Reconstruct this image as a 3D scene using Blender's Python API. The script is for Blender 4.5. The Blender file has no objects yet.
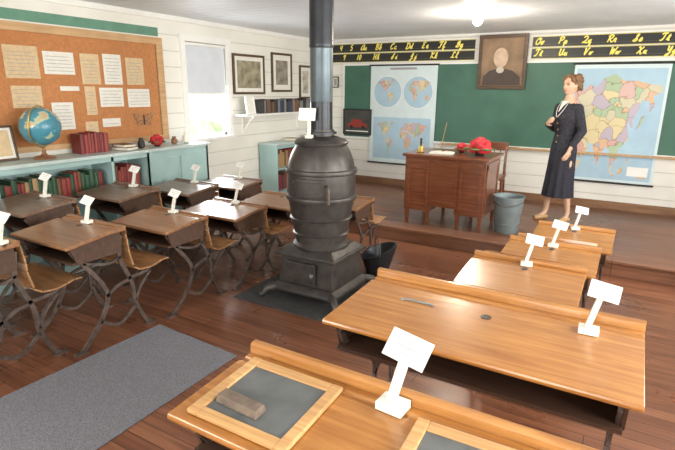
import bpy, bmesh, math, random
from mathutils import Vector, Matrix
from mathutils.geometry import tessellate_polygon
import numpy as np
random.seed(7)
S=bpy.context.scene
COL=S.collection
try: S.view_settings.view_transform='Standard'
except: pass

# ------------------------------------------------------------------ materials
def _nt(name):
    m=bpy.data.materials.new(name); m.use_nodes=True
    nt=m.node_tree; b=nt.nodes['Principled BSDF']; return m,nt,b
def N(nt,t,**k):
    n=nt.nodes.new(t)
    for a,v in k.items(): setattr(n,a,v)
    return n
def ramp(nt,stops):
    r=N(nt,'ShaderNodeValToRGB'); e=r.color_ramp.elements
    while len(e)<len(stops): e.new(.5)
    for i,(p,c) in enumerate(stops): e[i].position=p; e[i].color=(*c,1)
    return r
def plain(name,c,rough=.6,metal=0,var=.12,scale=8,bump=.0,spec=.5,emit=0):
    m,nt,b=_nt(name)
    tc=N(nt,'ShaderNodeTexCoord'); nz=N(nt,'ShaderNodeTexNoise'); nz.inputs['Scale'].default_value=scale; nz.inputs['Detail'].default_value=5
    nt.links.new(tc.outputs['Object'],nz.inputs['Vector'])
    lo=tuple(max(0,x*(1-var)) for x in c); hi=tuple(min(1,x*(1+var)) for x in c)
    r=ramp(nt,[(.3,lo),(.7,hi)]); nt.links.new(nz.outputs[0],r.inputs[0]); nt.links.new(r.outputs[0],b.inputs['Base Color'])
    b.inputs['Roughness'].default_value=rough; b.inputs['Metallic'].default_value=metal
    b.inputs['Specular IOR Level'].default_value=spec
    if bump:
        bp=N(nt,'ShaderNodeBump'); bp.inputs['Strength'].default_value=bump; bp.inputs['Distance'].default_value=.01
        nt.links.new(nz.outputs[0],bp.inputs['Height']); nt.links.new(bp.outputs[0],b.inputs['Normal'])
    if emit:
        b.inputs['Emission Color'].default_value=(*c,1); b.inputs['Emission Strength'].default_value=emit
    return m
def wood(name,c1,c2,axis=0,sc=1.,rough=.4,c3=None,coat=0,wear=.5):
    m,nt,b=_nt(name)
    tc=N(nt,'ShaderNodeTexCoord'); mp=N(nt,'ShaderNodeMapping')
    s=[30*sc]*3; s[axis]=1.8*sc; mp.inputs['Scale'].default_value=s
    nt.links.new(tc.outputs['Object'],mp.inputs['Vector'])
    nz=N(nt,'ShaderNodeTexNoise'); nz.inputs['Scale'].default_value=1.5; nz.inputs['Detail'].default_value=8; nz.inputs['Distortion'].default_value=.5
    nt.links.new(mp.outputs[0],nz.inputs['Vector'])
    r=ramp(nt,[(.28,c1),(.52,tuple((a+b_)/2 for a,b_ in zip(c1,c2))),(.72,c2)]); nt.links.new(nz.outputs[0],r.inputs[0])
    n2=N(nt,'ShaderNodeTexNoise'); n2.inputs['Scale'].default_value=4; n2.inputs['Detail'].default_value=3
    nt.links.new(tc.outputs['Object'],n2.inputs['Vector'])
    mx=N(nt,'ShaderNodeMix',data_type='RGBA',blend_type='MULTIPLY'); mx.inputs[0].default_value=wear
    r2=ramp(nt,[(.3,(.6,.55,.5)),(.7,(1,1,1))]); nt.links.new(n2.outputs[0],r2.inputs[0])
    nt.links.new(r.outputs[0],mx.inputs[6]); nt.links.new(r2.outputs[0],mx.inputs[7])
    nt.links.new(mx.outputs[2],b.inputs['Base Color'])
    b.inputs['Roughness'].default_value=rough; b.inputs['Coat Weight'].default_value=coat; b.inputs['Coat Roughness'].default_value=.15
    bp=N(nt,'ShaderNodeBump'); bp.inputs['Strength'].default_value=.12; bp.inputs['Distance'].default_value=.004
    nt.links.new(nz.outputs[0],bp.inputs['Height']); nt.links.new(bp.outputs[0],b.inputs['Normal'])
    return m
def planks(name,c1,c2,width=.09,length=2.6,rough=.3,mort=(.03,.012,.006),rot=0):
    m,nt,b=_nt(name)
    tc=N(nt,'ShaderNodeTexCoord'); mp=N(nt,'ShaderNodeMapping'); mp.inputs['Rotation'].default_value=(0,0,rot)
    nt.links.new(tc.outputs['Object'],mp.inputs['Vector'])
    br=N(nt,'ShaderNodeTexBrick'); br.inputs['Scale'].default_value=1; br.inputs['Brick Width'].default_value=length; br.inputs['Row Height'].default_value=width
    br.inputs['Mortar Size'].default_value=.0024; br.inputs['Mortar Smooth'].default_value=.1
    br.inputs['Color1'].default_value=(*c1,1); br.inputs['Color2'].default_value=(*c2,1); br.inputs['Mortar'].default_value=(*mort,1); br.offset=.37
    nt.links.new(mp.outputs[0],br.inputs['Vector'])
    m2=N(nt,'ShaderNodeMapping'); m2.inputs['Scale'].default_value=(1.5,24,24); nt.links.new(mp.outputs[0],m2.inputs['Vector'])
    nz=N(nt,'ShaderNodeTexNoise'); nz.inputs['Scale'].default_value=1.4; nz.inputs['Detail'].default_value=7; nz.inputs['Distortion'].default_value=.8
    nt.links.new(m2.outputs[0],nz.inputs['Vector'])
    r=ramp(nt,[(.28,(.45,.4,.38)),(.72,(1.15,1.12,1.1))]); nt.links.new(nz.outputs[0],r.inputs[0])
    mx=N(nt,'ShaderNodeMix',data_type='RGBA',blend_type='MULTIPLY'); mx.inputs[0].default_value=.8
    nt.links.new(br.outputs[0],mx.inputs[6]); nt.links.new(r.outputs[0],mx.inputs[7])
    n3=N(nt,'ShaderNodeTexNoise'); n3.inputs['Scale'].default_value=1.3; n3.inputs['Detail'].default_value=4
    nt.links.new(tc.outputs['Object'],n3.inputs['Vector'])
    r3=ramp(nt,[(.35,(.66,.62,.60)),(.65,(1.1,1.1,1.1))]); nt.links.new(n3.outputs[0],r3.inputs[0])
    mx2=N(nt,'ShaderNodeMix',data_type='RGBA',blend_type='MULTIPLY'); mx2.inputs[0].default_value=.6
    nt.links.new(mx.outputs[2],mx2.inputs[6]); nt.links.new(r3.outputs[0],mx2.inputs[7])
    nt.links.new(mx2.outputs[2],b.inputs['Base Color'])
    r4=ramp(nt,[(.3,(rough*.8,)*3),(.7,(rough*1.5,)*3)]); nt.links.new(n3.outputs[0],r4.inputs[0]); nt.links.new(r4.outputs[0],b.inputs['Roughness'])
    bp=N(nt,'ShaderNodeBump'); bp.inputs['Strength'].default_value=.35; bp.inputs['Distance'].default_value=.004
    nt.links.new(br.outputs['Fac'],bp.inputs['Height']); bp.invert=True; nt.links.new(bp.outputs[0],b.inputs['Normal'])
    return m
def landmat(name,scale,cols):
    m,nt,b=_nt(name); tc=N(nt,'ShaderNodeTexCoord'); nz=N(nt,'ShaderNodeTexNoise'); nz.inputs['Scale'].default_value=scale*1.5; nz.inputs['Detail'].default_value=3
    nt.links.new(tc.outputs['Object'],nz.inputs['Vector'])
    mx=N(nt,'ShaderNodeMix',data_type='RGBA',blend_type='ADD'); mx.inputs[0].default_value=.10
    nt.links.new(tc.outputs['Object'],mx.inputs[6]); nt.links.new(nz.outputs[1],mx.inputs[7])
    vo=N(nt,'ShaderNodeTexVoronoi'); vo.inputs['Scale'].default_value=scale; nt.links.new(mx.outputs[2],vo.inputs['Vector'])
    sp=N(nt,'ShaderNodeSeparateColor'); nt.links.new(vo.outputs['Color'],sp.inputs[0])
    r=ramp(nt,[(i/len(cols),c) for i,c in enumerate(cols)]); r.color_ramp.interpolation='CONSTANT'; nt.links.new(sp.outputs[0],r.inputs[0])
    v2=N(nt,'ShaderNodeTexVoronoi',feature='DISTANCE_TO_EDGE'); v2.inputs['Scale'].default_value=scale; nt.links.new(mx.outputs[2],v2.inputs['Vector'])
    r2=ramp(nt,[(.0,(.6,.52,.45)),(.04,(1,1,1))]); nt.links.new(v2.outputs[0],r2.inputs[0])
    m3=N(nt,'ShaderNodeMix',data_type='RGBA',blend_type='MULTIPLY'); m3.inputs[0].default_value=1; nt.links.new(r.outputs[0],m3.inputs[6]); nt.links.new(r2.outputs[0],m3.inputs[7])
    nt.links.new(m3.outputs[2],b.inputs['Base Color']); b.inputs['Roughness'].default_value=.5; return m

M_wall=plain('white_paint',(.82,.81,.75),.5,var=.04,scale=3)
M_groove=plain('board_gap_painted_shade',(.55,.54,.48),.8,var=.1)  # shade between boards put into the colour of the slab behind them
M_ceil=plain('ceiling_paint',(.76,.79,.84),.45,var=.04,scale=2)
M_trim=plain('trim_paint',(.87,.87,.84),.4,var=.03)
M_floor=planks('floor_planks',(.29,.125,.066),(.19,.075,.039),.085,2.4,.28,(.05,.022,.012))
M_plat=planks('platform_planks',(.27,.125,.07),(.175,.078,.043),.085,2.4,.30,(.045,.02,.011))
M_base=wood('baseboard_wood',(.20,.10,.05),(.34,.19,.10),0)
M_honey=wood('honey_oak',(.35,.135,.03),(.58,.27,.072),0,1.,.22,coat=.5)
M_honey2=wood('honey_oak_rail',(.36,.145,.035),(.60,.295,.09),0,1.,.3,coat=.3)
M_brown=wood('worn_brown_wood',(.21,.095,.042),(.39,.20,.095),0,1.,.28,coat=.4)
M_dark=wood('dark_worn_wood',(.13,.075,.048),(.28,.17,.11),0,1.,.31,coat=.3)
M_seat=wood('seat_wood',(.30,.145,.06),(.50,.28,.13),0,1.,.3,coat=.3)
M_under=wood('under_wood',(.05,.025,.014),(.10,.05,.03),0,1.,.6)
M_iron=plain('cast_iron',(.13,.10,.085),.4,.45,var=.4,scale=20)
M_stove=plain('stove_iron',(.066,.060,.055),.40,.4,var=.3,scale=14,bump=.15)
M_pipe=plain('stovepipe_steel',(.045,.05,.057),.34,.55,var=.3,scale=5)
M_pipe2=plain('stovepipe_bright_steel',(.13,.165,.185),.32,.6,var=.2,scale=5)
M_card=plain('card_white',(.88,.88,.84),.6,var=.03)
M_block=plain('white_block',(.80,.80,.72),.5,var=.05)
M_chalk=plain('chalkboard_green',(.050,.145,.10),.5,var=.15,scale=3)
M_red=wood('red_mahogany',(.12,.035,.014),(.25,.085,.035),0,1.,.3,coat=.4)
M_cork=plain('bulletin_cork',(.50,.21,.075),.8,var=.12,scale=40,bump=.1)
M_tan=wood('tan_frame',(.55,.33,.15),(.70,.46,.24),1,1.,.5)
M_teal=plain('pale_teal_paint',(.36,.53,.52),.45,var=.06)
M_ctop=plain('counter_top',(.50,.60,.58),.4,var=.05)
M_slate=plain('slate_grey',(.12,.13,.13),.5,var=.2,scale=12)
M_slfr=wood('slate_frame_wood',(.50,.27,.10),(.72,.45,.2),0,1.5,.5)
M_black=plain('black_paint',(.015,.015,.015),.4)
M_yellow=plain('yellow_letter',(.92,.80,.16),.6,var=.03)
M_guide=plain('guide_line',(.16,.15,.07),.6)
M_steel=plain('bucket_grey',(.20,.25,.26),.4,.3,var=.15)
M_rug=plain('rug_grey',(.185,.185,.205),.95,var=.4,scale=180,bump=.4)
M_mat=plain('stove_mat',(.05,.05,.05),.7,var=.3,scale=30)
M_navy=plain('dark_patterned_cloth',(.024,.024,.034),.85,var=.7,scale=45)
M_navy2=plain('dark_skirt_cloth',(.02,.021,.032),.85,var=.25,scale=30)
M_skin=plain('mannequin_skin',(.60,.38,.26),.5,var=.04)
M_hair=plain('hair_brown',(.20,.105,.048),.6,var=.5,scale=60,bump=.5)
M_shoe=plain('tan_shoe',(.45,.28,.13),.5)
M_lip=plain('lips',(.5,.08,.08),.5)
M_white=plain('white_cloth',(.7,.68,.62),.7,var=.03)
M_blind=plain('blind_cloth',(.66,.70,.76),.8,var=.04)
M_redcl=plain('red_fabric',(.50,.02,.03),.6,var=.3,scale=20)
M_green=plain('leaf_green',(.05,.16,.04),.6,var=.4)
M_paperw=plain('paper_white',(.78,.77,.70),.7,var=.06,scale=30)
M_papert=plain('paper_tan',(.66,.50,.30),.7,var=.10,scale=30)
M_gold=plain('brass',(.6,.42,.12),.3,.9)
M_goldfr=wood('portrait_frame',(.06,.03,.015),(.14,.08,.04),0)
M_pages=plain('book_pages',(.75,.70,.58),.8,var=.05)
BOOKM=[plain('book_cover_%s'%n,c,.55,var=.15) for n,c in [('maroon',(.18,.025,.025)),('brown',(.16,.07,.03)),('navy',(.03,.05,.12)),('green',(.03,.085,.045)),('red',(.28,.045,.035)),('black',(.03,.03,.03)),('tan',(.40,.27,.13)),('grey',(.2,.2,.2))]]
M_grey_txt=plain('print_grey',(.35,.35,.35),.7)
M_sea=plain('map_sea',(.40,.58,.70),.5,var=.05)
M_mapbg=plain('map_paper',(.66,.78,.80),.5,var=.04)
MUTED=[(.66,.40,.35),(.70,.61,.36),(.42,.54,.35),(.68,.46,.30),(.50,.44,.52),(.62,.58,.42),(.66,.46,.42)]
M_land=landmat('map_land_countries',7,MUTED)
M_land2=landmat('map_land_small_countries',12,MUTED)

# ------------------------------------------------------------------ mesh helpers
def box(bm,c,s,R=None,top=(1,1),mi=0):
    vs=[]
    for z in (-.5,.5):
        k=top if z>0 else (1,1)
        for x,y in ((-.5,-.5),(.5,-.5),(.5,.5),(-.5,.5)):
            p=Vector((x*s[0]*k[0],y*s[1]*k[1],z*s[2]))
            if R: p=R@p
            vs.append(bm.verts.new(p+Vector(c)))
    for f in ((3,2,1,0),(4,5,6,7),(0,1,5,4),(1,2,6,5),(2,3,7,6),(3,0,4,7)):
        bm.faces.new([vs[i] for i in f]).material_index=mi
def bx(bm,a,b,mi=0):
    box(bm,[(a[i]+b[i])/2 for i in range(3)],[abs(b[i]-a[i]) for i in range(3)],mi=mi)
def catmull(pts,n=6):
    P=[Vector(p) for p in pts]
    if len(P)<3: return P
    out=[]
    for i in range(len(P)-1):
        p0=P[i-1] if i>0 else P[i]*2-P[i+1]; p1=P[i]; p2=P[i+1]; p3=P[i+2] if i+2<len(P) else P[i+1]*2-P[i]
        for k in range(n):
            t=k/n; out.append(.5*((2*p1)+(p2-p0)*t+(2*p0-5*p1+4*p2-p3)*t*t+(3*p1-p0-3*p2+p3)*t**3))
    out.append(P[-1]); return out
def bar(bm,pts,w,tx,x,n=5):
    P=catmull([(0,p[0],p[1]) for p in pts],n); rings=[]
    for i,p in enumerate(P):
        t=(P[min(i+1,len(P)-1)]-P[max(i-1,0)]).normalized(); nn=Vector((0,-t.z,t.y))*(w/2)
        rings.append([bm.verts.new((x-tx/2,*(p+nn).yz)),bm.verts.new((x+tx/2,*(p+nn).yz)),bm.verts.new((x+tx/2,*(p-nn).yz)),bm.verts.new((x-tx/2,*(p-nn).yz))])
    for a,b in zip(rings,rings[1:]):
        for i in range(4): bm.faces.new([a[i],a[(i+1)%4],b[(i+1)%4],b[i]])
    bm.faces.new(rings[0][::-1]); bm.faces.new(rings[-1])
def tube(bm,pts,r,n=10,smooth=6,flat=None):
    P=catmull(pts,smooth) if smooth else [Vector(p) for p in pts]
    L=len(P); rings=[]; up=None
    for i,p in enumerate(P):
        t=(P[min(i+1,L-1)]-P[max(i-1,0)]).normalized()
        if up is None:
            up=t.orthogonal().normalized()
        up=(up-t*up.dot(t)).normalized(); s=t.cross(up)
        if isinstance(r,(list,tuple)):
            q=i/(L-1)*(len(r)-1); k=min(int(q),len(r)-2); rr=r[k]+(r[k+1]-r[k])*(q-k)
        else: rr=r
        rings.append([bm.verts.new(p+(up*math.cos(a)+s*math.sin(a))*rr) for a in [2*math.pi*j/n for j in range(n)]])
    for a,b in zip(rings,rings[1:]):
        for i in range(n): bm.faces.new([a[i],a[(i+1)%n],b[(i+1)%n],b[i]])
    bm.faces.new(rings[0][::-1]); bm.faces.new(rings[-1])
def lathe(bm,prof,c=(0,0,0),n=32,cap=True):
    rings=[[bm.verts.new((c[0]+r*math.cos(2*math.pi*j/n),c[1]+r*math.sin(2*math.pi*j/n),c[2]+z)) for j in range(n)] for r,z in prof]
    for a,b in zip(rings,rings[1:]):
        for i in range(n): bm.faces.new([a[i],a[(i+1)%n],b[(i+1)%n],b[i]])
    if cap: bm.faces.new(rings[0][::-1]); bm.faces.new(rings[-1])
def loft(bm,rings,cap=True):
    R=[[bm.verts.new(p) for p in r] for r in rings]; n=len(R[0])
    for a,b in zip(R,R[1:]):
        for i in range(n): bm.faces.new([a[i],a[(i+1)%n],b[(i+1)%n],b[i]])
    if cap: bm.faces.new(R[0][::-1]); bm.faces.new(R[-1])
def prism(bm,pts,x0,x1):
    a=[bm.verts.new((x0,p[0],p[1])) for p in pts]; b=[bm.verts.new((x1,p[0],p[1])) for p in pts]
    bm.faces.new(a); bm.faces.new(b[::-1]); n=len(pts)
    for i in range(n): bm.faces.new([a[i],b[i],b[(i+1)%n],a[(i+1)%n]])
def sphere(bm,c,r,sc=(1,1,1),u=20,v=12):
    mat=Matrix.Translation(c)@Matrix.Diagonal((sc[0]*r,sc[1]*r,sc[2]*r,1))
    bmesh.ops.create_uvsphere(bm,u_segments=u,v_segments=v,radius=1,matrix=mat)
def obj(name,bm,mat,parent=None,loc=None,rot=None,smooth=False,bevel=0,mesh=None,**props):
    if mesh is None:
        bmesh.ops.recalc_face_normals(bm,faces=bm.faces[:])
        mesh=bpy.data.meshes.new(name); bm.to_mesh(mesh); bm.free()
    if mat is not None:
        idx=[p.material_index for p in mesh.polygons] if isinstance(mat,(list,tuple)) else None
        mesh.materials.clear()
        for m in (mat if isinstance(mat,(list,tuple)) else [mat]): mesh.materials.append(m)
        if idx:
            for p,i in zip(mesh.polygons,idx): p.material_index=i
    if smooth:
        for p in mesh.polygons: p.use_smooth=True
        try: mesh.set_sharp_from_angle(angle=math.radians(40))
        except Exception: pass
    o=bpy.data.objects.new(name,mesh); COL.objects.link(o)
    if parent: o.parent=parent
    if loc: o.location=loc
    if rot: o.rotation_euler=rot
    if bevel:
        md=o.modifiers.new('bevel','BEVEL'); md.width=bevel; md.segments=2; md.limit_method='ANGLE'
    for k,v in props.items(): o[k]=v
    return o
def thing(name,label,category,loc=(0,0,0),rot=(0,0,0),group=None):
    e=bpy.data.objects.new(name,None); e.empty_display_size=.1; COL.objects.link(e); e.location=loc; e.rotation_euler=rot
    e['label']=label; e['category']=category
    if group: e['group']=group
    return e
def copy_thing(t,loc,rot=None,scale=None,**props):
    n=t.copy(); COL.objects.link(n); n.location=loc
    if rot is not None: n.rotation_euler=rot
    if scale is not None: n.scale=scale
    def rec(src,dst):
        for ch in src.children:
            c=ch.copy(); COL.objects.link(c); c.parent=dst; c.matrix_parent_inverse=ch.matrix_parent_inverse.copy(); rec(ch,c)
    rec(t,n)
    for k,v in props.items(): n[k]=v
    return n
B=bmesh.new
def evald(o):
    dg=bpy.context.evaluated_depsgraph_get(); dg.update()
    me=bpy.data.meshes.new_from_object(o.evaluated_get(dg)); bpy.data.objects.remove(o); return me

# ------------------------------------------------------------------ room
XL,XR,YB,YN,ZC,ZP,YP=-4.46,1.9,7.15,-1.6,2.34,.15,4.88
def plank_surface(name,kind,rects,pitch,tocoord,mat,th=.02,slab=.08,g=.004):
    bm=B()
    for u0,u1,w0,w1 in rects:
        k=math.floor(w0/pitch)
        while k*pitch<w1-1e-4:
            a=max(k*pitch+g,w0); b=min((k+1)*pitch-g,w1); k+=1
            if b-a<.004: continue
            P=[tocoord(u,w,d) for u,w,d in ((u0,a,0),(u1,b,-th))]; bx(bm,P[0],P[1])
        P=[tocoord(u0,w0,-th*.5),tocoord(u1,w1,-slab)]; bx(bm,P[0],P[1],1)
    return obj(name,bm,[mat,M_groove],kind='structure')
WY0,WY1,WZ0,WZ1=4.22,4.88,1.02,2.10
plank_surface('wall_left','w',[(YN,WY0,0,ZC),(WY1,YB,0,ZC),(WY0,WY1,0,WZ0),(WY0,WY1,WZ1,ZC)],.165,lambda u,w,d:(XL+d,u,w),M_wall)
plank_surface('wall_back','w',[(XL-.1,XR,0,ZC)],.165,lambda u,w,d:(u,YB-d,w),M_wall)
RW=[(.2,1.2),(2.2,3.2),(4.4,5.4)]
rects=[(YN,RW[0][0],0,ZC),(RW[0][1],RW[1][0],0,ZC),(RW[1][1],RW[2][0],0,ZC),(RW[2][1],YB,0,ZC)]
for a,b in RW: rects+=[(a,b,0,.95),(a,b,2.15,ZC)]
plank_surface('wall_right','w',rects,.165,lambda u,w,d:(XR-d,u,w),M_wall)
NW=[(-3.4,-2.3),(-.9,.2)]
rects=[(XL,NW[0][0],0,ZC),(NW[0][1],NW[1][0],0,ZC),(NW[1][1],XR,0,ZC)]
for a,b in NW: rects+=[(a,b,0,.95),(a,b,2.15,ZC)]
plank_surface('wall_near','w',rects,.165,lambda u,w,d:(u,YN+d,w),M_wall)
plank_surface('ceiling','c',[(XL-.1,XR+.1,YN-.1,YB+.1)],.14,lambda u,w,d:(u,w,ZC-d),M_ceil,g=.003)
bm=B(); bx(bm,(XL-.1,YN-.1,-.1),(XR+.1,YB+.1,0)); obj('floor',bm,M_floor,kind='structure')
bm=B(); bx(bm,(XL,YP,.0),(XR,YB,ZP-.025)); bx(bm,(XL,YP-.025,ZP-.025),(XR,YB,ZP)); obj('floor_platform',bm,M_plat,kind='structure',bevel=.004)
bm=B(); bx(bm,(XL+.02,YB-.02,ZP),(XR,YB,ZP+.10)); obj('baseboard_back',bm,M_base,kind='structure')
bm=B(); bx(bm,(XL,YN,0),(XL+.02,YP,.12)); bx(bm,(XL,YP,ZP),(XL+.02,YB,ZP+.12)); obj('baseboard_left',bm,M_trim,kind='structure')
bm=B(); prism(bm,[(YB,ZC),(YB-.045,ZC),(YB-.03,ZC-.03),(YB,ZC-.05)],XL,XR); obj('trim_1',bm,M_trim,kind='structure')
bm=B(); bx(bm,(XL,YN,ZC-.05),(XL+.03,YB,ZC)); obj('trim_2',bm,M_trim,kind='structure')

def window(name,horiz,fix,a,b,z0,z1,sign,mid=True):
    bm=B(); cw=.07; d=.02*sign
    def q(u0,u1,za,zb,d0,d1):
        if horiz: bx(bm,(fix+d0,u0,za),(fix+d1,u1,zb))
        else: bx(bm,(u0,fix+d0,za),(u1,fix+d1,zb))
    q(a-cw,a,z0-.02,z1+cw,0,d); q(b,b+cw,z0-.02,z1+cw,0,d); q(a-cw-.01,b+cw+.01,z1,z1+cw,0,d*1.3)
    q(a-cw-.02,b+cw+.02,z0-.035,z0,-.05*sign,.05*sign)
    for u in (a,b-.035): q(u,u+.035,z0,z1,-.07*sign,-.035*sign)
    zm=(z0+z1)/2
    for z in (z0,zm-.018,z1-.035): q(a,b,z,z+.036,-.07*sign,-.035*sign)
    um=(a+b)/2; q(um-.01,um+.01,z0,z1,-.06*sign,-.045*sign)
    return obj(name,bm,M_trim,kind='structure')
window('window_1',True,XL,WY0,WY1,WZ0,WZ1,1)
for i,(a,b) in enumerate(RW): window('window_%d'%(i+2),True,XR,a,b,.95,2.15,-1)
for i,(a,b) in enumerate(NW): window('window_%d'%(i+5),False,YN,a,b,.95,2.15,1)
t=thing('roller_blind','pale grey cloth roller blind half lowered over the window','blind',(XL-.02,(WY0+WY1)/2,WZ1))
bm=B(); bx(bm,(-.002,-.32,-.56),(.002,.32,-.02)); obj('blind_cloth',bm,M_blind,t)
bm=B(); tube(bm,[(0,-.325,-.02),(0,.325,-.02)],.018,12,0); obj('roller',bm,M_trim,t,smooth=True)
bm=B(); bx(bm,(-.006,-.32,-.58),(.006,.32,-.56)); obj('bottom_rail',bm,M_trim,t)
bm=B(); bx(bm,(-30,-20,-.6),(30,30,-.5)); obj('lawn',bm,plain('grass',(.30,.42,.18),.9,var=.3),label='mown green grass outside the windows',category='lawn')['kind']='stuff'
bm=B()
for i in range(40):
    r_=random.uniform(.4,.6)
    bmesh.ops.create_icosphere(bm,subdivisions=2,radius=r_,matrix=Matrix.Translation((-9+random.uniform(-.6,.6),2.+i*.28,random.uniform(-.42+r_+.1,.7))))
for v in bm.verts: v.co+=Vector([random.uniform(-.06,.06) for _ in range(3)])
obj('hedge',bm,plain('hedge_leaves',(.60,.70,.46),.8,var=.35,scale=3),label='leafy green hedge outside the window',category='hedge')['kind']='stuff'

# ------------------------------------------------------------------ chalkboard & back wall
CBX0,CBX1,CBZ0,CBZ1=-4.05,1.55,.87,1.95
t=thing('chalkboard','long green chalkboard with thin wood frame along the wall','chalkboard',(0,YB,0))
bm=B(); bx(bm,(CBX0,-.012,CBZ0),(CBX1,-.002,CBZ1)); obj('board_surface',bm,M_chalk,t)
bm=B(); 
bx(bm,(CBX0-.03,-.022,CBZ1),(CBX1,-.001,CBZ1+.03)); bx(bm,(CBX0-.03,-.022,CBZ0-.03),(CBX1,-.001,CBZ0)); bx(bm,(CBX0-.03,-.022,CBZ0),(CBX0,-.001,CBZ1))
obj('frame',bm,M_trim,t,bevel=.003)
bm=B(); prism(bm,[(-.022,CBZ0-.03),(-.08,CBZ0-.035),(-.08,CBZ0-.02),(-.07,CBZ0-.022),(-.03,CBZ0-.012),(-.022,CBZ0-.012)],-2.4,CBX1); obj('chalk_tray',bm,M_tan,t)

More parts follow.
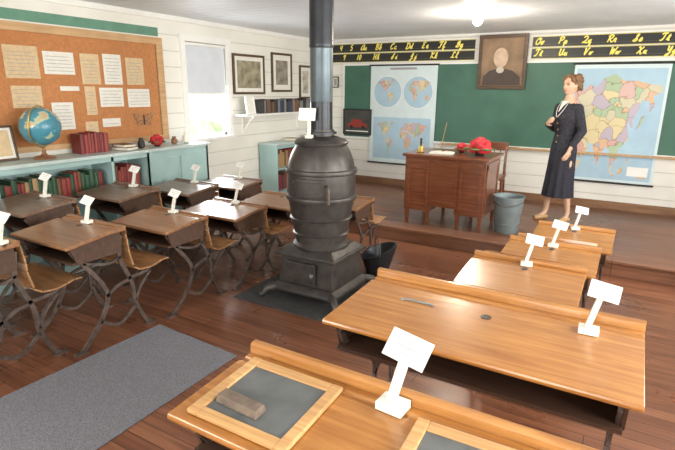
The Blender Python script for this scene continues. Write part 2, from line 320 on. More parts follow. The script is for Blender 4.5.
G={
'A':[[(.6,.95),(.3,.8),(.05,.35),(.15,.03),(.4,.15),(.62,.6),(.68,.95),(.62,.4),(.65,.05),(.8,.08)]],
'B':[[(.2,.95),(.15,.5),(.1,0)],[(.0,.75),(.2,.98),(.5,.95),(.52,.7),(.25,.52),(.55,.4),(.5,.08),(.15,.0)]],
'C':[[(.6,.8),(.45,.98),(.15,.75),(.05,.3),(.25,.0),(.6,.2)]],
'D':[[(.2,.9),(.15,.3),(.05,.02),(.4,.0),(.68,.4),(.5,.9),(.15,.95),(.05,.8)]],
'E':[[(.55,.85),(.35,1),(.12,.8),(.3,.55),(.08,.35),(.15,.03),(.5,.1)]],
'F':[[(.0,.8),(.2,.98),(.7,.95)],[(.42,.95),(.35,.3),(.15,.0),(.0,.1)],[(.22,.5),(.55,.52)]],
'G':[[(.1,.1),(.35,.5),(.55,.95),(.3,.85),(.2,.55),(.5,.5),(.6,.7),(.55,.2),(.3,.0),(.0,.1)]],
'H':[[(.0,.85),(.15,.98),(.12,.0)],[(.6,1),(.5,.4),(.5,.0)],[(.1,.5),(.5,.52)]],
'I':[[(.3,.1),(.0,.2),(.3,.7),(.45,.98),(.3,.8),(.3,.2),(.05,.0)]],
'J':[[(.05,.3),(.35,.98),(.3,.3),(.1,-.4),(.0,-.2),(.5,.1)]],
'K':[[(.0,.85),(.15,.98),(.1,0)],[(.6,.98),(.15,.5),(.4,.2),(.7,.02)]],
'L':[[(.5,.75),(.4,1),(.25,.8),(.2,.2),(.0,.05),(.25,.1),(.6,.05)]],
'O':[[(.4,.98),(.1,.7),(.08,.2),(.35,.0),(.62,.35),(.55,.85),(.35,.95),(.4,.75),(.75,.85)]],
'P':[[(.2,.9),(.12,0)],[(.0,.75),(.25,.98),(.6,.9),(.5,.55),(.2,.5)]],
'Q':[[(.05,.75),(.3,.98),(.6,.75),(.4,.3),(.05,.05),(.3,.1),(.75,.0)]],
'R':[[(.2,.9),(.12,0)],[(.0,.75),(.25,.98),(.6,.9),(.5,.55),(.2,.5),(.4,.3),(.6,.02),(.75,.06)]],
'S':[[(.0,.05),(.3,.4),(.5,.9),(.35,.95),(.3,.6),(.5,.25),(.3,.0),(.0,.1)]],
'T':[[(.0,.8),(.2,.98),(.7,.95)],[(.42,.95),(.35,.3),(.15,.0),(.0,.1)]],
'U':[[(.0,.85),(.12,.95),(.12,.3),(.3,.0),(.5,.3),(.55,.98),(.55,.2),(.7,.05)]],
'V':[[(.0,.85),(.12,.95),(.2,.0),(.5,.95),(.65,.9)]],
'W':[[(.0,.85),(.1,.95),(.15,.0),(.38,.8),(.42,.0),(.7,.95),(.8,.9)]],
'X':[[(.0,.8),(.15,.95),(.45,.0),(.6,.1)],[(.6,.95),(.3,.5),(.0,.02)]],
'Y':[[(.0,.85),(.12,.95),(.15,.45),(.35,.4),(.52,.95),(.45,-.1),(.2,-.4),(.15,-.2),(.6,.1)]],
'Z':[[(.05,.8),(.3,.98),(.5,.75),(.2,.5),(.45,.4),(.35,-.3),(.1,-.4),(.1,-.2),(.6,.1)]],
'a':[[(.3,.45),(.05,.3),(.1,.02),(.3,.15),(.36,.48),(.34,.05),(.5,.08)]],
'b':[[(.0,.05),(.25,.8),(.2,.98),(.1,.7),(.1,.05),(.3,.05),(.35,.4),(.5,.38)]],
'c':[[(.35,.38),(.2,.48),(.05,.2),(.2,.0),(.45,.1)]],
'd':[[(.3,.45),(.05,.3),(.1,.02),(.32,.2),(.4,.95),(.36,.1),(.5,.06)]],
'e':[[(.0,.1),(.3,.35),(.2,.5),(.05,.25),(.2,.0),(.45,.1)]],
'f':[[(.0,.05),(.3,.85),(.2,.98),(.12,.6),(.12,-.4),(.25,-.3),(.15,.02),(.45,.08)]],
'g':[[(.3,.45),(.05,.3),(.1,.02),(.32,.3),(.35,.48),(.3,-.3),(.12,-.42),(.1,-.25),(.5,.08)]],
'h':[[(.0,.05),(.25,.8),(.18,.98),(.1,.6),(.08,.0),(.2,.42),(.33,.4),(.33,.05),(.48,.06)]],
'i':[[(.0,.05),(.2,.48),(.2,.05),(.38,.06)],[(.24,.66),(.26,.72)]],
'j':[[(.0,.05),(.25,.48),(.2,-.3),(.05,-.42),(.05,-.25),(.4,.08)],[(.28,.66),(.30,.72)]],
'k':[[(.0,.05),(.25,.8),(.18,.98),(.1,.6),(.08,.0),(.2,.42),(.35,.4),(.18,.22),(.32,.03),(.46,.06)]],
'l':[[(.0,.05),(.28,.8),(.2,.98),(.12,.6),(.18,.03),(.38,.08)]],
'o':[[(.25,.46),(.05,.3),(.12,.0),(.33,.15),(.28,.45),(.5,.4)]],
'p':[[(.0,.05),(.18,.48),(.12,-.42),(.15,.1),(.2,.42),(.38,.35),(.3,.03),(.15,.05),(.5,.06)]],
'q':[[(.3,.45),(.05,.3),(.1,.02),(.32,.3),(.35,.48),(.3,-.35),(.4,-.42),(.42,-.2),(.35,.02),(.52,.08)]],
'r':[[(.0,.05),(.15,.5),(.32,.42),(.28,.05),(.45,.06)]],
's':[[(.0,.05),(.2,.5),(.32,.15),(.15,.0),(.05,.08),(.4,.06)]],
't':[[(.0,.05),(.22,.8),(.2,.05),(.38,.06)],[(.05,.58),(.35,.6)]],
'u':[[(.0,.05),(.1,.45),(.12,.05),(.3,.1),(.36,.45),(.36,.05),(.5,.06)]],
'v':[[(.0,.05),(.12,.46),(.18,.02),(.35,.42),(.48,.4)]],
'w':[[(.0,.05),(.1,.45),(.14,.02),(.28,.4),(.32,.02),(.5,.42),(.6,.4)]],
'x':[[(.0,.05),(.1,.45),(.32,.02),(.45,.08)],[(.36,.45),(.05,.02)]],
'y':[[(.0,.05),(.1,.45),(.14,.05),(.3,.1),(.36,.45),(.3,-.3),(.1,-.4),(.12,-.2),(.5,.08)]],
'z':[[(.0,.3),(.2,.48),(.3,.3),(.12,.15),(.3,.05),(.25,-.35),(.08,-.4),(.1,-.2),(.45,.08)]],
'3':[[(.0,.85),(.25,.98),(.35,.75),(.15,.55),(.38,.3),(.2,.0),(.0,.12)]],
'4':[[(.05,.95),(.0,.45),(.4,.48)],[(.35,.95),(.3,0)]],
'5':[[(.4,.95),(.1,.93)],[(.1,.93),(.05,.58),(.35,.5),(.3,.05),(.0,.08)]],
'8':[[(.35,.85),(.15,.95),(.08,.72),(.3,.45),(.25,.02),(.02,.2),(.32,.7),(.35,.85)]],
'9':[[(.35,.85),(.1,.9),(.05,.6),(.33,.65),(.35,.9),(.28,0)]],
'1':[[(.2,.95),(.15,.0)]],'0':[[(.2,.95),(.0,.5),(.15,.0),(.35,.45),(.2,.95)]]}
def stroke(bm,pts,w,ox,oz,s,y,sh=.32):
    P=catmull([(p[0],p[1],0) for p in pts],4)
    Q=[Vector((ox+(p.x+p.y*sh)*s,oz+p.y*s)) for p in P]; prev=None
    for i,p in enumerate(Q):
        d=(Q[min(i+1,len(Q)-1)]-Q[max(i-1,0)])
        if d.length<1e-7: continue
        d.normalize(); n=Vector((-d.y,d.x))*w/2; yy=y-.00003*i
        cur=(bm.verts.new((p.x+n.x,yy,p.y+n.y)),bm.verts.new((p.x-n.x,yy,p.y-n.y)))
        if prev: bm.faces.new([prev[0],prev[1],cur[1],cur[0]])
        prev=cur
def strip(x0,x1,z0,h,words,lab):
    t=thing('alphabet_strip',lab,'alphabet chart',(x0,YB,z0),group='handwriting charts above the chalkboard')
    bm=B(); bx(bm,(0,-.006,0),(x1-x0,-.001,h)); obj('strip_card',bm,M_black,t)
    for k in (.03,.965):
        bm=B(); bx(bm,(0,-.0068,h*k-.002),(x1-x0,-.006,h*k+.002)); obj('guide_line',bm,M_yellow,t)
    for k in (.27,):
        bm=B(); bx(bm,(0,-.0068,h*k-.001),(x1-x0,-.006,h*k+.001)); obj('guide_line',bm,M_guide,t)
    s=h*.62
    def aw(c): return .80 if c.isupper() else .52
    wd=[sum(aw(c) for c in w) for w in words]; gap=((x1-x0-.06)/s-sum(wd))/max(1,len(words)); gap=max(.05,gap); x=.03
    for w,ww in zip(words,wd):
        bm=B(); xx=x
        for c in w:
            for st in G[c]: stroke(bm,st,.0155,xx,h*.27,s,-.0075)
            xx+=aw(c)*s
        obj('letter_pair' if w[0].isalpha() else 'numeral',bm,M_yellow,t); x+=(ww+gap)*s
    return t
strip(-4.36,-2.02,2.14,.13,['3','4','5','Aa','Bb','Cc','Dd','Ee','Ff','Gg'],'black alphabet strip with yellow cursive capitals and small letters')
strip(-4.36,-2.02,2.00,.13,['8','9','10','Hh','Ii','Jj','Kk','Ll'],'black alphabet strip with yellow cursive letters, lower row')
strip(-1.28,1.5,2.14,.13,['Oo','Pp','Qq','Rr','Ss','Tt','Uu','Vv','Xx','Yy'],'black alphabet strip with yellow cursive letters')
strip(-1.28,1.5,2.00,.13,['Tt','Uu','Vv','Ww','Xx','Yy','Zz','8','9','10'],'black alphabet strip with yellow cursive letters, lower row')

def framed(name,label,cat,loc,rot,w,h,fw,fm,picmats,paint=None,matw=0,d=.025,group=None):
    t=thing(name,label,cat,loc,rot,group)
    bm=B()
    bx(bm,(-w/2,-d,0),(-w/2+fw,0,h)); bx(bm,(w/2-fw,-d,0),(w/2,0,h)); bx(bm,(-w/2+fw,-d,0),(w/2-fw,0,fw)); bx(bm,(-w/2+fw,-d,h-fw),(w/2-fw,0,h))
    obj('frame',bm,fm,t,bevel=.004)
    bm=B(); bx(bm,(-w/2+fw,-d*.5,fw),(w/2-fw,-.002,h-fw)); obj('picture' if not matw else 'picture_mount',bm,picmats[0],t)
    if matw:
        bm=B(); bx(bm,(-w/2+fw+matw,-d*.55,fw+matw),(w/2-fw-matw,-d*.4,h-fw-matw)); obj('picture',bm,picmats[1],t)
    if paint: paint(t,w,h,-d*.6)
    return t
def disc(bm,cx,cz,rx,rz,y,n=24,f=None):
    vs=[]
    for j in range(n):
        a=2*math.pi*j/n; k=f(a) if f else 1
        vs.append(bm.verts.new((cx+rx*k*math.cos(a),y,cz+rz*k*math.sin(a))))
    bm.faces.new(vs)
def portrait_paint(t,w,h,y):
    bm=B(); vs=[(-.25,.05),(.25,.05),(.24,.16),(.14,.235),(.05,.26),(-.08,.26),(-.16,.235),(-.24,.16)]
    bm.faces.new([bm.verts.new((a,y,b)) for a,b in vs]); obj('painted_dark_shape',bm,plain('portrait_coat',(.07,.05,.04),.6),t)
    bm=B(); disc(bm,-.02,.40,.095,.125,y-.001); obj('painted_pale_oval',bm,plain('portrait_pale',(.60,.44,.32),.6,var=.25,scale=9),t)
    bm=B(); disc(bm,-.02,.245,.05,.04,y-.0015); obj('painted_pale_patch',bm,plain('portrait_patch',(.55,.50,.42),.6),t)
framed('portrait','dark framed brown painted portrait hung above the chalkboard','portrait',(-1.63,YB-.03,1.62),(math.radians(3),0,0),.63,.69,.045,M_goldfr,[plain('portrait_bg',(.26,.17,.10),.6,var=.4,scale=4)],portrait_paint)
framed('framed_picture','small dark framed picture hung near the corner','picture',(-4.22,YB,1.62),(0,0,0),.12,.17,.014,M_black,[M_paperw,M_grey_txt],matw=.02)
def car_paint(t,w,h,y):
    bm=B(); pts=[(-.17,.12),(.18,.12),(.18,.17),(.1,.19),(.05,.24),(-.07,.24),(-.11,.185),(-.17,.17)]
    bm.faces.new([bm.verts.new((p[0],y,p[1])) for p in pts]); obj('printed_car',bm,plain('print_red',(.3,.03,.02),.5),t)
    for x in (-.1,.11):
        bm=B(); disc(bm,x,.12,.03,.03,y-.001,12); obj('printed_wheel',bm,M_black,t)
    bm=B(); bx(bm,(-.2,y-.001,.05),(.2,y,.065)); obj('printed_caption',bm,M_card,t)
framed('framed_picture','dark framed photograph of a red car leaning on the chalkboard','picture',(-3.80,YB-.025,.90),(0,0,0),.50,.40,.02,M_black,[plain('photo_dark',(.05,.05,.045),.4,var=.4)],car_paint)

def wallmap(name,label,x0,x1,z0,z1,draw):
    t=thing(name,label,'map',(x0,YB-.026,z0)); w=x1-x0;h=z1-z0
    bm=B(); bx(bm,(0,-.002,0),(w,0,h)); obj('map_sheet',bm,M_mapbg,t)
    bm=B(); tube(bm,[(-.02,-.006,h+.0),(w+.02,-.006,h)],.012,10,0); obj('top_rod',bm,M_black,t,smooth=True)
    bm=B(); tube(bm,[(-.02,-.006,0),(w+.02,-.006,0)],.012,10,0); obj('bottom_rod',bm,M_black,t,smooth=True)
    draw(t,w,h); return t
def land(t,name,outlines,tr,y,mat):
    for i,pts in enumerate(outlines):
        q=[tr(*p) for p in pts]
        tris=tessellate_polygon([[Vector((a,b,0)) for a,b in q]])
        bm=B(); vs=[bm.verts.new((a,y-i*.00015,b)) for a,b in q]
        for tri in tris:
            try: bm.faces.new([vs[k] for k in tri])
            except ValueError: pass
        for f in bm.faces:
            f.normal_update()
            if f.normal.y>0: f.normal_flip()
        me=bpy.data.meshes.new(name); bm.to_mesh(me); bm.free()
        obj(name,None,mat,t,mesh=me)
AM=[[(-.75,.62),(-.55,.75),(-.2,.80),(.0,.85),(.1,.72),(.05,.6),(.2,.65),(.32,.55),(.2,.42),(.08,.3),(.02,.15),(-.06,.2),(-.15,.14),(-.05,.06),(.02,.02),(-.1,.04),(-.25,.15),(-.35,.35),(-.45,.52)],
[(.06,-.02),(.2,.02),(.35,-.08),(.5,-.2),(.42,-.38),(.28,-.5),(.2,-.65),(.16,-.82),(.1,-.7),(.1,-.4),(.0,-.2)],[(.25,.85),(.45,.88),(.5,.75),(.36,.65)]]
EU=[[(-.68,.18),(-.6,.36),(-.4,.38),(-.22,.30),(-.14,.24),(-.04,.12),(.06,.12),(-.02,-.05),(-.05,-.3),(-.2,-.55),(-.3,-.55),(-.36,-.25),(-.4,.0),(-.58,.0)],
[(-.62,.42),(-.6,.52),(-.45,.62),(-.4,.78),(-.25,.78),(-.1,.72),(.1,.82),(.3,.82),(.6,.74),(.85,.66),(.7,.56),(.68,.42),(.58,.4),(.55,.28),(.45,.18),(.42,.02),(.35,.18),(.25,.14),(.2,.02),(.12,.2),(.02,.26),(-.02,.2),(-.08,.34),(-.2,.42),(-.35,.44),(-.48,.42)],
[(.5,-.3),(.6,-.22),(.72,-.22),(.8,-.4),(.72,-.52),(.52,-.46)],[(.4,-.02),(.55,-.02),(.6,-.1),(.45,-.1)]]
def draw1(t,w,h):
    for cx,data in ((w*.27,AM),(w*.73,EU)):
        bm=B(); disc(bm,cx,h*.735,w*.22,w*.22,-.0033,36); obj('printed_globe_border',bm,M_card,t)
        bm=B(); disc(bm,cx,h*.735,w*.212,w*.212,-.0037,36); obj('printed_globe_view',bm,M_sea,t)
        land(t,'printed_continent',data,lambda x,z,cx=cx:(cx+x*w*.21,h*.735+z*w*.2),-.0042,M_land2)
    bm=B(); bx(bm,(w*.06,-.0032,h*.05),(w*.94,-.0022,h*.48)); obj('printed_sea',bm,M_sea,t)
    land(t,'printed_continent',AM,lambda x,z:(w*.27+x*w*.22,h*.27+z*h*.2),-.0042,M_land2)
    land(t,'printed_continent',EU,lambda x,z:(w*.66+x*w*.28,h*.27+z*h*.2),-.0042,M_land2)
    bm=B(); bx(bm,(w*.3,-.003,h*.955),(w*.7,-.0022,h*.975)); obj('printed_title',bm,M_grey_txt,t)
wallmap('wall_map','hanging world map with two hemispheres above a flat map',-3.58,-2.52,.49,1.95,draw1)
AS=[[(0,.78),(.05,.85),(.10,.80),(.16,.86),(.25,.84),(.33,.93),(.45,.96),(.55,.90),(.7,.90),(.85,.87),(.98,.86),(.99,.80),(.90,.77),(.93,.68),(.88,.62),(.87,.72),(.78,.73),(.77,.66),(.74,.60),(.71,.54),(.73,.47),(.70,.48),(.67,.53),(.66,.50),(.68,.45),(.70,.37),(.63,.29),(.585,.28),(.61,.20),(.57,.14),(.545,.18),(.56,.07),(.53,.10),(.50,.26),(.45,.29),(.40,.22),(.37,.10),(.32,.22),(.29,.30),(.20,.33),(.24,.27),(.18,.17),(.13,.18),(.07,.34),(.05,.46),(.0,.46),(.0,.50),(.07,.53),(.10,.51),(.10,.57),(.0,.56)],
[(0,.36),(.04,.37),(.11,.15),(.18,.14),(.12,.02),(.0,.0)],
[(.80,.58),(.84,.60),(.82,.52),(.77,.46),(.75,.46),(.79,.52)],[(.50,.10),(.53,.08),(.60,.01),(.57,.01)],[(.62,.06),(.67,.11),(.69,.07),(.65,.02)],[(.70,.24),(.73,.17),(.75,.12),(.72,.14)],[(.84,.03),(.92,.04),(.97,.01),(.88,.0)]]
def draw2(t,w,h):
    bm=B(); bx(bm,(w*.03,-.0032,h*.03),(w*.97,-.0022,h*.96)); obj('printed_sea',bm,M_sea,t)
    land(t,'printed_country',AS,lambda x,z:(w*(.04+x*.92),h*(.05+z*.9)),-.0038,M_land)
    bm=B(); bx(bm,(w*.72,-.0052,h*.07),(w*.94,-.0042,h*.15)); obj('printed_legend',bm,M_card,t)
wallmap('wall_map','hanging map of a continent with orange, pink and yellow countries',-.74,.28,.49,1.93,draw2)
framed('framed_picture','small framed card hung low on the chalkboard','picture',(.57,YB-.025,.92),(0,0,0),.16,.22,.015,M_black,[M_paperw])

# ------------------------------------------------------------------ left wall things
t=thing('bulletin_board','orange-brown bulletin board in a wide tan wooden frame','bulletin board',(XL,0,0))
bm=B(); bx(bm,(.002,1.3,1.08),(.014,3.80,2.05)); obj('cork_panel',bm,M_cork,t)
bm=B(); bx(bm,(.001,1.2,2.03),(.03,3.89,2.10)); bx(bm,(.001,1.2,1.05),(.03,3.89,1.10)); bx(bm,(.001,3.81,1.10),(.03,3.89,2.03)); bx(bm,(.001,1.2,1.10),(.03,1.3,2.03)); obj('frame',bm,M_tan,t,bevel=.004)
bm=B(); bx(bm,(XL+.001,1.2,2.115),(XL+.010,3.86,2.20)); obj('alphabet_strip',bm,plain('green_strip',(.12,.28,.20),.6),label='faded green handwriting strip above the bulletin board',category='alphabet chart')
papers=[(2.02,2.2,1.62,1.88,0),(2.28,2.56,1.66,1.92,1),(2.60,2.88,1.70,1.89,0),(2.94,3.13,1.62,1.89,1),(3.17,3.37,1.62,1.90,0),(3.42,3.63,1.62,1.88,1),(2.30,2.55,1.42,1.60,1),(2.62,2.82,1.22,1.46,0),(2.95,3.06,1.34,1.60,1),(3.10,3.36,1.41,1.59,0),(3.41,3.68,1.40,1.58,0),(3.10,3.30,1.22,1.30,0),(2.72,2.9,1.56,1.60,0),(2.92,3.05,1.12,1.28,1)]
for y0,y1,z0,z1,k in papers:
    bm=B(); n=6
    g=[[bm.verts.new((XL+.0165+.004*math.sin(i/n*3.14)*random.uniform(.3,1),y0+(y1-y0)*i/n,z)) for z in (z0,z1)] for i in range(n+1)]
    for a,b in zip(g,g[1:]): bm.faces.new([a[0],b[0],b[1],a[1]])
    root=obj('pinned_paper',bm,M_papert if k else M_paperw,label='%s printed sheet pinned to the bulletin board'%('aged tan' if k else 'white'),category='paper',group='papers on the bulletin board')
    bm=B(); m=int((z1-z0)/.03)
    for i in range(1,m): bx(bm,(XL+.0225,y0+.02,z0+i*.03-.003),(XL+.0228,y1-.02-.03*random.random(),z0+i*.03+.001))
    if m>1: obj('print_lines',bm,M_grey_txt,root)
    else: bm.free()
t=thing('butterfly_cutout','brown paper butterfly pinned to the bulletin board','decoration',(XL+.018,3.58,1.27))
for sgn in (-1,1):
    bm=B(); P=catmull([(0,0,.0),(0,sgn*.05,.06),(0,sgn*.12,.07),(0,sgn*.11,.01),(0,sgn*.08,-.01),(0,sgn*.09,-.06),(0,sgn*.03,-.06),(0,0,0)],4)[:-1]
    bm.faces.new([bm.verts.new((.003,p.y,p.z)) for p in P]); obj('wing',bm,plain('wing_brown',(.36,.18,.08),.7,var=.5,scale=60),t)
bm=B(); tube(bm,[(.005,0,-.05),(.006,0,0),(.005,0,.05)],.006,8,3); obj('body',bm,M_black,t)

for (y0,y1,z0,z1,mt,lab,c) in [(4.99,5.62,1.52,2.02,.05,'dark framed landscape print on the plank wall',(.28,.25,.17)),(5.78,6.26,1.55,2.08,.07,'narrow framed portrait print on the plank wall',(.25,.22,.18)),(6.46,6.78,1.45,1.94,.05,'small dark framed document on the plank wall',(.45,.42,.34))]:
    framed('framed_picture',lab,'picture',(XL+.0,(y0+y1)/2,z0),(0,0,math.pi/2),y1-y0,z1-z0,.03,M_goldfr,[M_paperw,plain('print_tone',c,.5,var=.6,scale=9)],matw=mt)

t=thing('wall_shelf','white painted shelf on curved brackets holding old books','shelf',(XL,0,0))
bm=B(); bx(bm,(0,4.98,1.25),(.22,6.62,1.275)); obj('shelf_board',bm,M_trim,t,bevel=.003)
for y in (5.15,6.4):
    bm=B(); bx(bm,(0,y-.012,1.03),(.015,y+.012,1.25)); bx(bm,(0,y-.012,1.235),(.2,y+.012,1.25))
    tube(bm,[(.01,y,1.06),(.06,y,1.10),(.12,y,1.18),(.19,y,1.24)],.009,8,4); obj('bracket',bm,M_trim,t)
def book(loc,h,th,d,mat,rot=(0,0,0),group='books',label='old clothbound book standing on a shelf'):
    r=thing('book',label,'book',loc,rot,group)
    bm=B(); c=.0025
    bx(bm,(-d,-th/2,0),(0,-th/2+c,h)); bx(bm,(-d,th/2-c,0),(0,th/2,h))
    n=6; ring=[(0.0+.006*math.sin(math.pi*i/n),-th/2+th*i/n) for i in range(n+1)]
    a=[bm.verts.new((x,y,0)) for x,y in ring]; b=[bm.verts.new((x,y,h)) for x,y in ring]
    for i in range(n): bm.faces.new([a[i],a[i+1],b[i+1],b[i]])
    bm.faces.new(a); bm.faces.new(b[::-1])
    obj('cover',bm,mat,r)
    bm=B(); bx(bm,(-d+.005,-th/2+c,.004),(-.002,th/2-c,h-.004)); obj('pages',bm,M_pages,r)
    return r
def book_row(x,y0,y1,z,hr,group,label,cols=None,d=.14,gap=.002):
    y=y0
    while True:
        th=random.uniform(.022,.05)
        if y+th>y1: break
        book((x,y+th/2,z),random.uniform(*hr),th,d,random.choice(cols or BOOKM),(0,0,0),group,label); y+=th+gap
book_row(XL+.19,5.30,6.58,1.276,(.14,.19),'old books on the wall shelf','worn dark clothbound book on the wall shelf',[BOOKM[i] for i in (0,1,1,5,5,7,2)])
framed('framed_picture','small white framed certificate standing on the wall shelf','picture',(XL+.16,5.13,1.2765),(math.radians(-8),0,math.pi/2),.17,.22,.015,M_trim,[M_paperw])

# counter
CT=1.01; XC=XL+.024
t=thing('counter','long pale teal counter with open book shelves beneath','counter',(XC,0,0))
bm=B(); bx(bm,(.0,.9,CT-.03),(.37,4.14,CT)); obj('worktop',bm,M_ctop,t,bevel=.004)
bm=B(); 
for y in (.92,1.9,2.9,3.3,4.1): bx(bm,(.03,y,0),(.34,y+.025,CT-.03))
bx(bm,(.03,.92,.06),(.34,4.125,.09)); bx(bm,(.03,.92,.62),(.33,3.3,.645)); bx(bm,(.022,.92,0),(.035,4.125,CT-.03)); bx(bm,(.32,.92,CT-.075),(.34,4.125,CT-.03)); bx(bm,(.32,.92,0),(.34,4.125,.06))
bx(bm,(.32,3.3,.06),(.34,4.125,CT-.075))
obj('cabinet_body',bm,M_teal,t)
for k in range(2):
    y=3.32+k*.40; bm=B(); bx(bm,(.34,y,.12),(.352,y+.37,CT-.10)); o=obj('door',bm,M_teal,t,bevel=.004)
    bm=B(); sphere(bm,(.362,y+(.33 if k==0 else .04),.6),.012); obj('knob',bm,M_iron,o,smooth=True)
book_row(XC+.27,1.95,2.85,.646,(.18,.24),'schoolbooks in the counter shelves','schoolbook standing in the open counter shelf',[BOOKM[i] for i in (0,3,4,6,1,3)],d=.17)
book_row(XC+.27,2.95,3.27,.646,(.18,.24),'schoolbooks in the counter shelves','schoolbook standing in the open counter shelf',[BOOKM[i] for i in (0,4,6,1)],d=.17)
book_row(XC+.27,1.0,1.85,.646,(.18,.24),'schoolbooks in the counter shelves','schoolbook standing in the open counter shelf',d=.17)
CZ=CT+.001
book_row(XC+.19,2.72,3.02,CZ,(.17,.20),'red books on the counter','dark red book standing on the counter',[BOOKM[0],BOOKM[4],BOOKM[0]],d=.14)
t=thing('globe','blue desk globe on a low wooden base on the counter','globe',(XC+.2,2.38,CZ),(0,0,math.radians(-60)))
GC=.265
bm=B(); lathe(bm,[(.001,0),(.085,0),(.09,.012),(.07,.022),(.03,.03),(.018,.045),(.012,.09)],n=24); obj('base',bm,M_brown,t,smooth=True)
bm=B(); tube(bm,[(math.sin(a)*.168,0,GC+math.cos(a)*.168) for a in [math.radians(d) for d in range(-25,206,15)]],.006,8,2); obj('meridian_arc',bm,M_gold,t,smooth=True)
def globe_mat():
    m,nt,b=_nt('globe_print'); tc=N(nt,'ShaderNodeTexCoord'); nz=N(nt,'ShaderNodeTexNoise'); nz.inputs['Scale'].default_value=9; nz.inputs['Detail'].default_value=4
    nt.links.new(tc.outputs['Object'],nz.inputs['Vector'])
    r=ramp(nt,[(.0,(.07,.27,.36)),(.52,(.11,.34,.42)),(.55,(.50,.55,.35)),(.62,(.58,.42,.27))]); r.color_ramp.interpolation='CONSTANT'
    nt.links.new(nz.outputs[0],r.inputs[0]); nt.links.new(r.outputs[0],b.inputs['Base Color']); b.inputs['Roughness'].default_value=.25; return m
bm=B(); sphere(bm,(0,0,GC),.155,u=32,v=20); obj('ball',bm,globe_mat(),t,smooth=True)
framed('framed_picture','framed paper certificate propped on the counter by the globe','picture',(XC+.10,2.10,CZ+.001),(math.radians(-10),0,math.pi/2),.24,.28,.018,M_goldfr,[M_paperw,M_papert],matw=.02)
def stackbook(loc,s,mat,rz,lab='book lying flat on the counter'):
    r=thing('book',lab,'book',loc,(0,0,rz),'flat lying books')
    bm=B(); bx(bm,(-s[0]/2,-s[1]/2,0),(s[0]/2,s[1]/2,.003)); bx(bm,(-s[0]/2,-s[1]/2,s[2]-.003),(s[0]/2,s[1]/2,s[2])); bx(bm,(-s[0]/2,-s[1]/2,0),(-s[0]/2+.004,s[1]/2,s[2])); obj('cover',bm,mat,r)
    bm=B(); bx(bm,(-s[0]/2+.004,-s[1]/2+.004,.003),(s[0]/2-.004,s[1]/2-.004,s[2]-.003)); obj('pages',bm,M_pages,r)
stackbook((XC+.2,3.16,CZ),(.2,.15,.03),BOOKM[5],.2); stackbook((XC+.2,3.16,CZ+.031),(.18,.14,.025),BOOKM[1],.0)
def vase(loc,h,r,mat,label,name='jar',cat='jar'):
    t=thing(name,label,cat,loc)
    bm=B(); lathe(bm,[(r*.6,0),(r,.02*h+.01),(r,h*.6),(r*.6,h*.8),(r*.65,h),(r*.55,h),(r*.5,h*.8),(r*.8,h*.55),(r*.8,.03)],n=20); obj('body',bm,mat,t,smooth=True)
    bm=B(); lathe(bm,[(r*.66,h*.97),(r*.7,h*.985),(r*.66,h*1.0)],n=20,cap=False); obj('rim',bm,mat,t,smooth=True)
vase((XC+.22,3.34,CZ),.10,.035,M_black,'small black ink jar on the counter')
vase((XC+.2,3.95,CZ),.12,.04,M_block,'small white pottery jar on the counter under the window')
vase((XC+.18,3.80,CZ),.08,.035,M_brown,'small brown pottery jar on the counter')
def redbow(loc,sc,label,name='red_bow'):
    t=thing(name,label,'decoration',loc)
    bm=B()
    for i in range(7):
        a=i/7*6.283; sphere(bm,(math.cos(a)*.045*sc,math.sin(a)*.045*sc,(.05+.03*(i%2))*sc),.035*sc,(1.2,.8,1),12,8)
    sphere(bm,(0,0,.10*sc),.045*sc,(1,1,.8),12,8); obj('petals',bm,M_redcl,t,smooth=True)
    bm=B(); lathe(bm,[(.03*sc,0),(.035*sc,.01*sc),(.04*sc,.05*sc),(.03*sc,.05*sc)],n=16); obj('pot',bm,M_black,t,smooth=True)
    bm=B()
    for i in range(6):
        a=i/6*6.283+.3; sphere(bm,(math.cos(a)*.08*sc,math.sin(a)*.08*sc,.05*sc),.03*sc,(1.3,.7,.25),10,6)
    obj('leaves',bm,M_green,t,smooth=True)
redbow((XC+.2,3.55,CZ),.9,'small red cloth flowers in a black pot on the counter','potted_flowers')

# teal bookcase on platform
t=thing('bookcase','low pale teal bookcase standing against the plank wall','bookcase',(XL+.022,5.45,ZP))
W=1.55;H=.70;D=.30
bm=B(); bx(bm,(0,0,0),(D,.025,H)); bx(bm,(0,W-.025,0),(D,W,H)); bx(bm,(0,.025,0),(.012,W-.025,H)); bx(bm,(.012,.025,.03),(D,W-.025,.055)); bx(bm,(.012,.76,.055),(D,.785,H)); 
bx(bm,(D-.015,.025,H-.05),(D,W-.025,H)); obj('body',bm,M_teal,t,bevel=.002)
bm=B(); bx(bm,(.012,.025,.36),(D-.02,.76,.38)); bx(bm,(.012,.785,.36),(D-.02,W-.025,.38)); obj('shelf',bm,M_teal,t)
bm=B(); bx(bm,(-.0,-.015,H),(D+.02,W+.015,H+.025)); obj('top',bm,M_ctop,t,bevel=.003)
for y0,y1,z in ((5.49,6.1,ZP+.381),(6.25,6.7,ZP+.381),(5.49,5.95,ZP+.056),(6.25,6.9,ZP+.056)):
    book_row(XL+.24,y0,y1,z,(.18,.24),'books in the low bookcase','book standing in the low bookcase',[BOOKM[i] for i in (0,4,1,6,2)],d=.16)
stackbook((XL+.2,6.0,ZP+.726),(.22,.16,.03),BOOKM[6],.3,'tan book lying flat on the low bookcase')
stackbook((XL+.2,6.5,ZP+.726),(.2,.15,.04),M_paperw,.1,'white covered book lying flat on the low bookcase')

